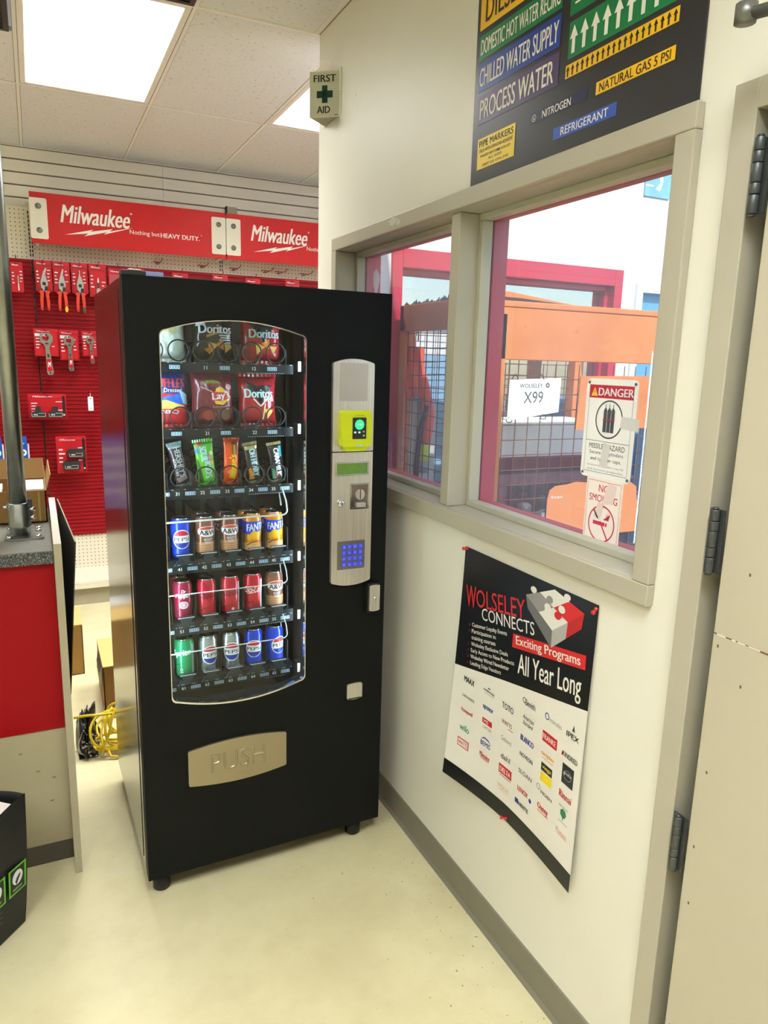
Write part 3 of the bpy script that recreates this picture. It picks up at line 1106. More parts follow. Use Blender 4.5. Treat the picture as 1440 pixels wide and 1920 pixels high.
# drink cans
CAN_R = 0.0288
def can_map(u, v, d):
    a = u / CAN_R
    rr = CAN_R + d
    if v > 0.104:
        rr = CAN_R + d - (v - 0.104) / 0.012 * 0.0038
    return (rr * sin(a), -rr * cos(a), v)
def make_can(base, dec, label, group):
    t = thing('drink_can', label, 'can', (0, 0, 0), 0, group)
    b = MB()
    b.lathe([(0.0205, 0.0), (0.0225, 0.001), (0.0284, 0.009), (CAN_R, 0.011), (CAN_R, 0.104), (0.0250, 0.116), (0.0243, 0.1185)], base, 36)
    if dec:
        dec.put(b, can_map, 0.00022, 0.0035, True)
    b.build('body', t)
    b = MB()
    al = mat('can_aluminium', '#c9cbcc', 0.22, metal=1.0)
    b.lathe([(0.0243, 0.1185), (0.0247, 0.1205), (0.0243, 0.1220), (0.0230, 0.1220), (0.0218, 0.1170), (0.0, 0.1170)], al, 32)
    l = b.build('lid', t)
    b = MB()
    b.prism([rbox(.004, -0.0075, 0.0075, -0.012, 0.010)], 0.1178, 0.1188, al, lambda u, v, d: (u, v, d))
    b.build('pull_tab', l)
    return t
def cm(name, hexs, metal=0.35, rough=0.28):
    return mat(name, hexs, rough, metal=metal, var=0.03, coat=0.3)
C_WH = mat('can_white', '#eceff0', 0.35); C_BK = mat('can_black', '#14161c', 0.4); C_RD = mat('can_red', '#c21f33', 0.35); C_BL = cm('can_blue', '#1140d0'); C_NV = mat('can_navy', '#17329a', 0.35)

def cola_emblem(d, cu, cv, R):
    d.poly(ell(cu, cv, R, R * 1.06, 40), C_WH, 1)
    r = R * 0.91
    d.poly(ell(cu, cv, r, r * 1.06, 20, radians(24), radians(156)), C_RD, 2)
    d.poly(ell(cu, cv, r, r * 1.06, 20, radians(204), radians(336)), C_NV, 2)
    d.text('PEPSI', cu, cv, R * 1.66, R * 0.42, C_BK, 3, bold=.035)
    return d
d = cola_emblem(Dec(), 0, 0.060, 0.0275); d.poly(ell(0, 0.018, .026, .015, 30), mat('can_blue_dark', '#1a3fb8', 0.3), 1)
blue_can = make_can(C_BL, d, 'blue cola can with round emblem, leftmost can in the upper can row', 'blue cola cans')
d = Dec()
d.rect(-pi * CAN_R, pi * CAN_R, 0.004, 0.016, mat('rb_brown', '#5b2b1c', 0.4), 1)
d.rect(-pi * CAN_R, pi * CAN_R, 0.012, 0.045, mat('rb_tan', '#d09a70', 0.35), 1)
for vv in (0.020, 0.027, 0.034):
    d.rect(-pi * CAN_R, pi * CAN_R, vv, vv + .0014, mat('rb_plank', '#9a6a48', 0.4), 2)
d.poly(ell(0, 0.078, .034, .0185, 40), mat('rb_orange', '#c9502f', 0.35), 1)
d.poly(ell(0, 0.0775, .0325, .0165, 40), C_WH, 2)
d.poly(ell(0, 0.0775, .0310, .0150, 20, radians(25), radians(155)), mat('rb_orange', '#c9502f', 0.35), 3)
d.text('A&W', 0, 0.0745, .050, .015, C_BK, 4, bold=.05)
d.text('ROOT', 0, 0.053, .022, .0085, C_WH, 3, bold=.03); d.text('BEER', 0, 0.044, .018, .006, C_WH, 3, bold=.03)
d.text('A', 0.0045, 0.0775, .008, .009, mat('rb_orange', '#c9502f', 0.35), 5)
rb_can = make_can(cm('rootbeer_brown', '#8a5a45'), d, 'brown root beer can, second front can in the upper can row', 'root beer cans')
d = Dec()
d.poly([(-pi * CAN_R, 0.062), (-.02, 0.058), (.01, 0.066), (.03, 0.075), (pi * CAN_R, 0.07), (pi * CAN_R, 0.098), (-pi * CAN_R, 0.098)], mat('fanta_blue', '#1f3fd0', 0.35), 1)
d.text('FANTA', 0, 0.081, .062, .022, C_WH, 3, bold=.04, skew=.10)
for u, v, r in ((-.008, .055, .013), (.014, .058, .010), (-.024, .048, .009)):
    d.poly(ell(u, v, r, r, 20), mat('fanta_fruit', '#f0b01c', 0.35), 2)
d.rect(-pi * CAN_R, pi * CAN_R, 0.008, 0.030, mat('fanta_pale', '#eab67a', 0.35), 1)
for vv in (0.013, 0.019, 0.025):
    d.rect(-.03, .03, vv, vv + .001, mat('fanta_line', '#d1822f', 0.4), 2)
d.poly([(-.030, .022), (-.012, .033), (.010, .036), (.010, .0375), (-.014, .0345), (-.032, .024)], C_BK, 3)
or_can = make_can(cm('soda_orange', '#e8901c'), d, 'orange soda can with blue band, fourth front can in the upper can row', 'orange soda cans')
d = Dec()
d.text('Dr', 0, .093, .014, .010, C_WH, 2, bold=.03, shear=.2); d.text('Pepper', 0, .077, .050, .017, C_WH, 2, bold=.04, shear=.25)
d.ring(0, .050, .008, .0145, mat('dp_silver', '#d9b9c0', 0.3), 1, 28, .8); d.poly(ell(0, .050, .006, .005, 18), mat('dp_silver', '#d9b9c0', 0.3), 1)
d.poly([(-.03, .024), (-.01, .034), (.012, .036), (.012, .0372), (-.012, .0355), (-.032, .0255)], C_BK, 2)
dp_can = make_can(cm('soda_maroon', '#a01c40'), d, 'maroon soda can, leftmost front can in the middle can row', 'maroon soda cans')
def redcan(script, ink, label, wh):
    d = Dec()
    d.text(script, 0, .074, .058, .021, ink, 2, bold=.01, shear=.35)
    d.poly([(-.02, .060), (0, .062), (.02, .069), (.02, .0705), (0, .0635), (-.02, .0615)], ink, 2)
    d.poly([(-.026, .024), (-.008, .032), (.006, .034), (.006, .0352), (-.010, .0335), (-.028, .0255)], C_BK, 2)
    if wh:
        d.rect(.026, .043, .011, .104, C_WH, 1)
    if wh == 1:
        d.poly(ell(.006, .020, .0045, .0045, 8), C_WH, 2)
    return make_can(cm('soda_red', '#cf2236'), d, label, 'red cola cans')
cz_can = redcan('Coca-Cola', C_BK, 'plain red cola can with dark script, second front can in the middle can row', 0)
cz2_can = redcan('Coca-Cola', C_BK, 'red cola can with dark script and a white octagon, third in the middle can row', 1)
cc_can = redcan('Coca-Cola', C_WH, 'red cola can with white script, fourth in the middle can row', 2)
d = Dec(); d.text('Sprite', -.006, .078, .060, .026, C_WH, 2, bold=.05, shear=.12, rot=.12)
d.rect(.028, .044, .011, .104, mat('sprite_pale', '#9fc9b4', 0.35), 1); d.ring(-.006, .026, .0028, .0042, C_WH, 2, 14, 1.2); d.rect(-.011, -.001, .0175, .019, C_WH, 2)
d.poly([(-.030, .036), (-.012, .044), (.004, .046), (.004, .0472), (-.014, .0455), (-.032, .0375)], C_BK, 2)
gr_can = make_can(cm('soda_green', '#0c9a5c'), d, 'green lemon-lime can, leftmost front can in the bottom can row', 'green lemon-lime cans')
d = cola_emblem(Dec(), 0, 0.062, 0.0285); d.text('DIET', 0, .020, .02, .006, mat('diet_grey', '#7f8a90', 0.4), 1)
sv_can = make_can(mat('can_silver', '#c3ccd0', 0.25, metal=0.85, var=0.04), d, 'silver diet cola can with round emblem, second in the bottom can row', 'silver diet cola cans')

CD = 0.106 + CAN_R
def put_can(proto, u, r, label, rz=0.0, depth=CD, first=False):
    loc = inside(u, depth, TRAY[r])
    # the front of the can is turned a little towards the aisle
    if first:
        proto.location = loc; proto.rotation_euler = (0, 0, MRZ + rz); proto['label'] = label
        return proto
    return dup(proto, loc, MRZ + rz, label)
R3, R4, R5 = 3, 4, 5
put_can(blue_can, CN[1], R3, blue_can['label'], -.05, first=True)
put_can(rb_can, CN[2], R3, rb_can['label'], .10, first=True)
put_can(rb_can, CN[3], R3, 'brown root beer can, third front can in the upper can row', -.02)
put_can(or_can, CN[4], R3, or_can['label'], .25, first=True)
put_can(or_can, CN[5], R3, 'orange soda can with blue band, rightmost in the upper can row', .1)
BD = CD + 0.0600
put_can(rb_can, CN[2], R3, 'brown root beer can behind the second front can of the upper can row', .4, BD)
put_can(rb_can, CN[3], R3, 'brown root beer can behind the third front can of the upper can row', -.5, BD)
put_can(or_can, CN[4], R3, 'orange soda can behind the fourth front can of the upper can row', .6, BD)
put_can(or_can, CN[5], R3, 'orange soda can behind the rightmost front can of the upper can row', -.3, BD)
put_can(dp_can, CN[1], R4, dp_can['label'], -.08, first=True)
put_can(cz_can, CN[2], R4, cz_can['label'], .05, first=True)
put_can(cz2_can, CN[3], R4, cz2_can['label'], -.15, first=True)
put_can(cc_can, CN[4], R4, cc_can['label'], -.25, first=True)
put_can(rb_can, CN[5], R4, 'brown root beer can at the right end of the middle can row', .05)
put_can(dp_can, CN[0], R4, 'maroon soda can half hidden at the left edge of the middle can row', .1)
put_can(dp_can, CN[1], R4, 'maroon soda can behind the leftmost front can of the middle can row', .4, BD)
put_can(gr_can, CN[1], R5, gr_can['label'], -.3, first=True)
put_can(sv_can, CN[2], R5, sv_can['label'], .12, first=True)
put_can(sv_can, CN[3], R5, 'silver diet cola can with round emblem, third in the bottom can row', -.12)
put_can(blue_can, CN[4], R5, 'blue cola can with round emblem, fourth in the bottom can row', -.18)
put_can(blue_can, CN[5], R5, 'blue cola can with round emblem, rightmost in the bottom can row', .35)
put_can(gr_can, CN[0], R5, 'green lemon-lime can half hidden at the left edge of the bottom can row', .2)
put_can(gr_can, CN[1], R5, 'green lemon-lime can behind the leftmost front can of the bottom can row', .5, BD)

# snack bags
def bag_fn(w, h, T, seed):
    def fn(u, v, d):
        x = max(-1, min(1, 2 * u / w)); y = max(0.0, min(1.0, v / h))
        prof = max(0.0, 1 - abs(x) ** 2.6) ** 0.55 * max(0.0, sin(pi * y)) ** 0.42
        nn = noise.noise(Vector((u * 34 + seed, v * 34, seed * 1.7))) + 0.6 * noise.noise(Vector((u * 80, v * 80 + seed, 3.1)))
        dep = T * prof + 0.0032 * nn * (0.35 + prof)
        pull = 1 - 0.10 * max(0.0, sin(pi * y)) ** 0.6
        return (u * pull, -dep - d, v)
    return fn
def crimp(b, w, h, fnm, m):
    for v0, v1 in ((-.009, 0.0), (h, h + .009)):
        N = 18
        V = []
        for j in (0, 1):
            for i in range(N + 1):
                V.append((-w / 2 + w * i / N, 0.0012 * (-1) ** i, v0 if j == 0 else v1))
        b.add(V, [(i, i + 1, N + 2 + i, N + 1 + i) for i in range(N)], m)
def make_bag(m, dec, w, h, T, seed, label, cat, name, group, back=None):
    t = thing(name, label, cat, (0, 0, 0), 0, group)
    fn = bag_fn(w, h, T, seed)
    b = MB()
    b.grid(lambda i, j: fn((i - .5) * w, j * h, 0), 30, 36, m)
    b.grid(lambda i, j: (lambda p: (p[0], -p[1] * 0.8, p[2]))(fn((.5 - i) * w, j * h, 0)), 18, 20, back or m)
    dec.put(b, fn, 0.00035, 0.005, True)
    b.build('pouch', t)
    s = MB(); crimp(s, w * .985, h, fn, m); s.build('crimped_seal', t)
    return t
def bm(name, hexs, rough=0.26):
    return mat(name, hexs, rough, var=0.08, coat=0.4, bump=0.25, bscale=60)
B_CHIP = mat('chip_orange', '#d98c2c', 0.45); B_CHIP2 = mat('chip_yellow', '#efc25a', 0.45); B_WH = mat('bag_white', '#e9eef2', 0.4); B_BK = mat('bag_black_print', '#15151a', 0.35)
def chips(d, pts):
    for k, (u, v, s, a) in enumerate(pts):
        d.poly([(u + s * cos(a + 2 * pi * i / 3), v + s * sin(a + 2 * pi * i / 3)) for i in range(3)], B_CHIP if k % 2 else B_CHIP2, 2 + k % 2)
def tri(cu, cv, s, m, d, layer=1, flip=1):
    d.poly([(cu - s, cv + flip * s * .45), (cu + s, cv + flip * s * .5), (cu + s * .05, cv - flip * s * .75)], m, layer)
BW, BH = 0.128, 0.158
# white and pale yellow bag
d = Dec(); d.poly([(-.05, .085), (-.02, .12), (.02, .125), (.045, .095), (.02, .07), (-.03, .075)], mat('bag_pale_yellow', '#e8e2a0', 0.4), 1); d.poly(ell(.03, .04, .025, .03), mat('bag_mint', '#dcebdd', 0.4), 1)
d.poly([(-.055, .13), (-.01, .15), (.05, .148), (.055, .13), (.0, .138)], mat('bag_green', '#4d6b5a', 0.4), 1)
bag_w = make_bag(bm('bag_pale', '#d9e2cf'), d, BW, BH, .034, 1, 'white and pale yellow snack bag at the left of the top shelf', 'snack bag', 'snack_bag', 'snack bags on the two top shelves')
d = Dec(); d.poly([(-.058, .092), (-.052, .116), (-.028, .098)], B_WH, 1); d.text('Doritos', .002, .086, .104, .026, B_WH, 3, bold=.06)
d.line((-.028, .064), (.020, .080), .006, B_CHIP, 2); d.line((-.040, .15), (-.012, .128), .004, mat('bag_red_print', '#c2404a', .4), 2)
for k in range(4):
    d.rect(.012 + .004 * (k % 2), .052, .066 - k * .0065, .0695 - k * .0065, B_WH, 2)
chips(d, [(-.010, .036, .020, .3), (.018, .042, .018, 1.1), (.040, .034, .017, .1), (-.020, .026, .014, .9)])
bag_b = make_bag(bm('bag_black', '#08080b', 0.2), d, BW, BH, .034, 2, 'black nacho chip bag in the middle of the top shelf', 'snack bag', 'snack_bag', 'snack bags on the two top shelves')
d = Dec(); tri(0, .092, .055, B_BK, d, 1); d.text('Doritos', .006, .078, .100, .025, mat('bag_ice', '#bfe3ea', .35), 3, bold=.06)
d.line((-.05, .135), (-.02, .115), .004, B_WH, 2); chips(d, [(-.012, .036, .020, .2), (.012, .048, .018, 1.0), (.036, .034, .015, .5)])
bag_r = make_bag(bm('bag_red', '#b0202f'), d, BW, BH, .034, 3, 'red nacho chip bag at the right of the top shelf', 'snack bag', 'snack_bag', 'snack bags on the two top shelves')
d = Dec(); d.rect(-.064, .064, .088, .150, mat('bag_navy', '#26346e', .35), 1); d.text('RUFFLES', 0, .118, .10, .026, mat('bag_red_print', '#c2404a', .4), 2, bold=.06)
d.text('All Dressed', 0, .098, .08, .012, B_WH, 2); d.poly([(-.06, .070), (.03, .088), (.06, .078), (.05, .058), (-.05, .056)], mat('bag_blue', '#2f63c9', .35), 2)
d.poly([(-.06, .062), (-.01, .070), (.05, .052), (.03, .046), (-.06, .044)], B_CHIP2, 3); d.text('BBQ', .0, .036, .06, .012, B_WH, 3, bold=.05); d.poly([(.03, .1), (.06, .085), (.062, .055), (.045, .06)], mat('bag_sky', '#a8d4f0', .35), 3)
bag_m = make_bag(bm('bag_bright_red', '#d8303a'), d, BW, BH, .034, 4, 'red, blue and white chip bag at the left of the second shelf', 'snack bag', 'snack_bag', 'snack bags on the two top shelves')
d = Dec(); d.poly(ell(-.008, .118, .026, .010, 24, 0, pi), mat('bag_olive', '#7f8f2c', .4), 1)
d.poly([(-.008, .075), (.004, .104), (.02, .108), (.050, .088), (.046, .070), (.026, .056), (.0, .058)], mat('lays_yellow', '#f2bd14', .35), 1)
d.poly([(-.016, .070), (-.010, .095), (.046, .090), (.058, .078), (.02, .066)], mat('bag_red_print2', '#c81f2e', .35), 2); d.text("Lay's", .020, .081, .060, .027, B_WH, 3, bold=.05, rot=.1)
d.line((-.045, .108), (-.01, .094), .003, mat('bag_pink', '#d39aa6', .4), 1); d.poly(ell(.046, .108, .010, .008), mat('bag_pink', '#d39aa6', .4), 1); d.text('ketchup', .016, .050, .05, .008, mat('bag_pink', '#d39aa6', .4), 2)
d.poly(ell(-.018, .026, .022, .015), mat('bag_tomato', '#b8443a', .4), 1); d.poly(ell(.036, .028, .016, .018), mat('bag_potato', '#8f6a56', .45), 1)
bag_k = make_bag(bm('bag_maroon', '#6e2530'), d, BW + .006, BH - .004, .036, 5, 'maroon chip bag with a yellow badge in the middle of the second shelf', 'snack bag', 'snack_bag', 'snack bags on the two top shelves')
d = Dec(); tri(.0, .092, .046, B_BK, d, 1); d.poly([(-.03, .10), (-.042, .128), (.0, .108)], B_BK, 1); d.text('Doritos', -.002, .090, .094, .026, mat('bag_ice', '#bfe3ea', .35), 3, bold=.06)
d.line((-.022, .074), (.002, .052), .004, B_WH, 2); d.line((.002, .052), (.034, .084), .004, B_WH, 2); d.text('FLAMIN', .030, .072, .035, .012, B_WH, 3, bold=.04)
chips(d, [(.030, .032, .02, .4)]); d.line((.018, .06), (.012, .012), .004, mat('bag_pale_yellow', '#e8e2a0', 0.4), 2)
bag_r2 = make_bag(bm('bag_red', '#b0202f'), d, BW - .004, BH - .018, .034, 6, 'red nacho chip bag at the right of the second shelf', 'snack bag', 'snack_bag', 'snack bags on the two top shelves')
for bg, u, r, rz in ((bag_w, CW[0] + .006, 0, .1), (bag_b, CW[1] + .002, 0, .02), (bag_r, CW[2] + .004, 0, -.05), (bag_m, CW[0] + .008, 1, .05), (bag_k, CW[1] - .002, 1, .03), (bag_r2, CW[2] - .008, 1, .0)):
    bg.location = inside(u, 0.148, TRAY[r] + .009)
    bg.rotation_euler = (radians(-3), 0, MRZ + rz)

# chocolate bars and sweets on the third shelf
def make_bar(m, dec, w, h, T, seed, label, cat='candy bar', name='candy_bar', seal=None):
    t = thing(name, label, cat, (0, 0, 0), 0, 'candy on the third shelf')
    fn = bag_fn(w, h, T, seed)
    b = MB()
    b.grid(lambda i, j: fn((i - .5) * w, j * h, 0), 14, 30, m)
    b.grid(lambda i, j: (lambda p: (p[0], -p[1] * 0.8, p[2]))(fn((.5 - i) * w, j * h, 0)), 10, 16, m)
    dec.put(b, fn, 0.00035, 0.004, True)
    b.build('wrapper', t)
    s = MB(); crimp(s, w * 1.06, h, fn, seal or m); s.build('crimped_seal', t)
    return t
S_IN = mat('bag_ice', '#bfe3ea', .35)
VR = -pi / 2
d = Dec(); d.text('HERSHEY\'S', .004, .066, .088, .019, mat('choc_silver', '#b9c0c4', .3, metal=.4), 2, bold=.03, rot=VR); d.text('COOKIES', -.012, .052, .05, .008, B_WH, 2, rot=VR)
d.poly([(-.018, .020), (.012, .028), (.018, .014), (-.012, .006)], mat('choc_bar_print', '#7a6a66', .4), 1); d.rect(-.02, .02, .108, .116, mat('choc_teal', '#7f9a9c', .3), 1)
bar1 = make_bar(bm('choc_brown', '#3a2a2c'), d, .042, .116, .010, 11, 'dark brown chocolate bar with silver lettering, leftmost on the third shelf', seal=mat('choc_teal', '#7f9a9c', .3))
d = Dec(); d.text('SOUR', -.004, .088, .042, .021, S_IN, 3, bold=.09, rot=VR); d.text('KIDS', .004, .040, .048, .021, S_IN, 3, bold=.09, rot=VR)
for k, (u, v, c) in enumerate(((-.020, .112, '#e0a43a'), (-.024, .098, '#4a7fd0'), (-.012, .118, '#c84f7a'), (.014, .076, '#d98ab0'), (.018, .060, '#e8b04a'), (.016, .038, '#cf7a8e'), (-.018, .104, '#58b0a0'), (.020, .088, '#e9d9a0'))):
    d.poly(ell(u, v, .0065, .0065, 14), mat('sweet_%d' % k, c, .4), 2)
d.poly([(-.026, .0), (-.012, .0), (-.022, .07), (-.028, .075)], mat('candy_dark_green', '#31551f', .4), 1)
bar2 = make_bar(bm('candy_green', '#58c421'), d, .058, .122, .012, 12, 'bright green sour candy bag on the third shelf', 'candy bag', 'candy_bag')
d = Dec(); d.text("Reese's", .003, .046, .072, .022, mat('reese_yellow', '#ffd400', .35), 3, bold=.05, rot=pi / 2, shear=.15); d.rect(.000, .018, .080, .122, mat('reese_brown', '#5a3318', .4), 1); d.rect(.004, .012, .078, .112, mat('reese_gold', '#c08a1e', .4), 2)
d.poly([(-.016, .03), (.016, .05), (.020, .028), (.012, .012)], mat('reese_pale', '#ffa23a', .4), 1)
bar3 = make_bar(bm('candy_orange', '#f0581c'), d, .048, .128, .010, 13, 'orange peanut butter candy pack in the middle of the third shelf')
d = Dec(); d.text('OH HENRY', .002, .056, .082, .020, S_IN, 3, bold=.08, rot=VR); d.poly([(-.020, .006), (-.004, .006), (-.012, .044), (-.020, .038)], B_CHIP, 1); d.rect(-.02, .02, .097, .108, mat('candy_gold', '#b8a878', .3, metal=.4), 1)
bar4 = make_bar(bm('candy_brown_gold', '#3c332a'), d, .044, .110, .010, 14, 'brown and gold candy bar with white lettering, fourth on the third shelf', seal=mat('candy_gold', '#b8a878', .3, metal=.4))
d = Dec(); d.text('CARAMILK', .002, .056, .084, .017, B_WH, 3, bold=.05, rot=VR); d.rect(.012, .022, .070, .104, mat('caramilk_teal', '#1f8fa0', .35), 1); d.poly([(-.020, .004), (-.006, .004), (-.010, .03), (-.020, .04)], mat('caramilk_green', '#4fa890', .4), 1); d.poly(ell(-.006, .016, .006, .009), mat('bag_tomato', '#b8443a', .4), 2)
bar5 = make_bar(bm('candy_dark', '#232327'), d, .044, .108, .010, 15, 'dark candy bar with white lettering and a teal edge, rightmost on the third shelf', seal=mat('candy_gold', '#b8a878', .3, metal=.4))
for br, u, ry in ((bar1, CN[1] + .012, -.20), (bar2, CN[2] + .012, -.10), (bar3, CN[3] + .008, .03), (bar4, CN[4] + .013, -.16), (bar5, CN[5] + .016, -.14)):
    br.location = inside(u, 0.130, TRAY[2] + .010)
    br.rotation_euler = (radians(-2), ry, MRZ)

# ================================================================== RED SHELVING AT THE BACK
GP = 5.32
gon = thing('gondola_shelving', 'cream pegboard shelving faced with red ribbed panels along the back wall', 'shelving unit', (0.135, GP, 0))
STUDS = [-2.265, -1.065, 0.135, 1.335]
M_CREAM = mat('cream_enamel', '#ddd7c2', 0.4, var=0.03)
for k in range(3):
    b = MB(); b.box(STUDS[k] + .018, STUDS[k + 1] - .018, GP, GP + .008, 0.16, 2.52, M_PEG)
    wbuild(b, 'pegboard', gon)
for x in STUDS[1:3]:
    b = MB(); b.box(x - .017, x + .017, GP - .006, GP + .03, 2.208, 2.55, M_CREAM)
    d = Dec(); v = 2.225
    while v < 2.5:
        d.rect(x - .011, x - .004, v, v + .019, M_INK); d.rect(x + .003, x + .010, v, v + .019, M_INK); v += .0254
    d.put(b, facing(GP - .006)); wbuild(b, 'upright', gon)
for k in range(3):                                # red ribbed panels
    b = MB()
    xa, xb = STUDS[k] + .004, STUDS[k + 1] - .004
    z = 0.405
    V = []
    while z < 2.205:
        for dz, dy in ((0.0, 0.0), (0.004, 0.006), (0.017, 0.006), (0.021, 0.0)):
            V.append((z + dz, GP - .012 - dy))
        z += .0262
    P = [(xa, y, q) for q, y in V] + [(xb, y, q) for q, y in V]
    n = len(V)
    b.add(P, [(i, i + 1, n + i + 1, n + i) for i in range(n - 1)], M_RIB)
    b.box(xa, xb, GP - .011, GP - .001, 0.40, 2.207, M_RIB)
    b.box(xa - .002, xa + .003, GP - .022, GP - .001, 0.40, 2.21, mat('dark_red_edge', '#5a0a12', .5))
    wbuild(b, 'ribbed_panel', gon)
for k in range(3):
    b = MB(); b.box(STUDS[k] + .002, STUDS[k + 1] - .002, 4.955, GP, 0.145, 0.165, M_CREAM); b.box(STUDS[k] + .002, STUDS[k + 1] - .002, 4.955, 4.97, 0.115, 0.145, M_CREAM)
    wbuild(b, 'base_deck', gon, bevel=.003)
    b = MB(); b.box(STUDS[k] + .002, STUDS[k + 1] - .002, 4.985, 4.998, 0.0, 0.116, mat('taupe_kick', '#a49c84', .5)); b.box(STUDS[k], STUDS[k + 1], 4.99, 5.32, .09, .10, M_DKGREY)
    wbuild(b, 'kick_plate', gon)

# red header signs
def header_sign(xa, xb, label):
    t = thing('header_sign', label, 'sign', ((xa + xb) / 2, 5.15, 2.29), 0, 'red header signs')
    w = xb - xa; hw = w / 2
    b = MB(); b.box(-hw, hw, 0, .012, 0, .295, mat('sign_red', '#c3201f', 0.4, var=.02, spec=.2))
    F = facing(0.0)
    d = Dec()
    ox = -hw
    d.text('Milwaukee', ox + .372, .186, .405, .105, M_PAPERW, 1, bold=.03, shear=.28)
    d.poly([(ox + .185, .062), (ox + .355, .108), (ox + .335, .094), (ox + .47, .122), (ox + .45, .106), (ox + .595, .142), (ox + .415, .084), (ox + .435, .100), (ox + .300, .064), (ox + .325, .082)], M_PAPERW, 1)
    d.text('Nothing but', ox + .665, .112, .185, .034, M_PAPERW, 1)
    d.text('HEAVY DUTY.', ox + .890, .113, .250, .028, M_PAPERW, 1, bold=.04)
    d.ring(ox + .585, .225, .004, .006, M_PAPERW, 1, 12); d.ring(ox + 1.028, .135, .003, .0045, M_PAPERW, 1, 12)
    d.rect(-hw + .16, -hw + .1605, 0, .295, mat('sign_seam', '#9d1e22', .4))
    d.put(b, F); b.build('sign_board', t)
    b = MB(); b.box(-hw, hw, .012, .16, .02, .03, M_RED); b.box(-hw + .02, -hw + .04, .012, .16, .0, .29, M_CREAM); b.box(hw - .04, hw - .02, .012, .16, .0, .29, M_CREAM)
    b.build('bracket_arm', t)
    for u0, u1 in ((-hw - .003, -hw + .095), (hw - .095, hw)):
        b = MB(); b.prism([rbox(.010, u0, u1, .026, .262)], 0.0005, .004, M_CREAM, F)
        e = b.build('end_plate', t, bevel=.001)
        um = (u0 + u1) / 2
        for v in (.075, .215):
            b = MB(); b.lathe([(.017, 0), (.017, .003), (.014, .005), (.009, .008), (0, .0085)], M_GREY, 18, Matrix.Translation((um, -.004, v)) @ Matrix.Rotation(pi / 2, 4, 'X'))
            b.build('bolt', e)
    return t
header_sign(-1.060, 0.131, 'long red sign with white script and lightning bolt, above the snips')
header_sign(0.138, 1.329, 'red sign with white script cut off by the cream wall corner')
b = MB(); b.box(.188, .262, 5.345, 5.38, 2.615, 2.665, mat('taupe_clip', '#a59d86', .5)); b.box(.185, .193, 5.343, 5.38, 2.61, 2.668, M_DKGREY)
tag(b.build('wall_clip', bevel=.002), 'small taupe clip box on the slatwall above the joint of the red signs', 'clip')

# hooks
M_HOOK = mat('red_hook_wire', '#8f1a1e', 0.35)
hook0 = None
def hook(x, z, label, y1=5.10, group='peg hooks on the red shelving'):
    global hook0
    if hook0 is None:
        hook0 = thing('peg_hook', label, 'hook', (x, GP - .003, z), 0, group)
        b = MB(); b.tube([(0, -.002, .0), (0, -.03, 0), (0, -.19, 0.0), (0, -.205, .004), (0, -.212, .016)], .0026, M_HOOK, 6)
        b.tube([(-.012, -.001, .0), (.012, -.001, .0)], .003, M_HOOK, 6)
        b.build('prong', hook0)
        b = MB(); b.tube([(-.026, -.004, .014), (.026, -.004, .014)], .0026, M_HOOK, 6); b.tube([(0, -.004, .014), (0, -.002, 0)], .0026, M_HOOK, 6)
        b.build('back_plate', hook0)
        return hook0
    return dup(hook0, (x, GP - .003, z), 0, label, group)

# carded tools
M_CARD = mat('red_card', '#c41d28', 0.4, var=.05, spec=.3)
M_CLEAR = glass_mat('clear_blister', '#f6f2f2', 2.2, 0.05)
CY = 5.20
def card_dec(w, h, rnd, white_band=False):
    d = Dec()
    d.text('Milwaukee', -w * .12, h * .90, w * .52, h * .055, B_WH, 2, bold=.03, shear=.25)
    if white_band:
        d.rect(-w * .46, w * .05, h * .72, h * .82, B_WH, 1); d.poly(ell(w * .0, h * .77, w * .05, h * .03, 12), M_INK, 2)
    for k in range(4):
        v = h * (.62 - k * .11)
        d.rect(-w * .42, -w * .42 + w * rnd.uniform(.10, .22), v, v + h * .035, B_WH, 1)
        if rnd.random() > .4:
            d.rect(w * .22, w * rnd.uniform(.32, .44), v + .01, v + .01 + h * .03, B_WH, 1)
    return d
def carded(name, cat, label, x, z0, w, h, tool, group, seed, band=False, hole=True, depth=0.03):
    """card hangs with its top hole on a hook; tool(thing, w, h) adds what is on it"""
    t = thing(name, label, cat, (x, CY, z0), 0, group)
    rnd = random.Random(seed)
    b = MB()
    b.prism([rbox(.006, -w / 2, w / 2, 0, h), ell(0, h - .013, .011, .005, 14)], -.0005, .0005, M_CARD, facing(0.0))
    card_dec(w, h, rnd, band).put(b, facing(-.0006))
    b.build('card', t)
    tool(t, w, h)
    return t
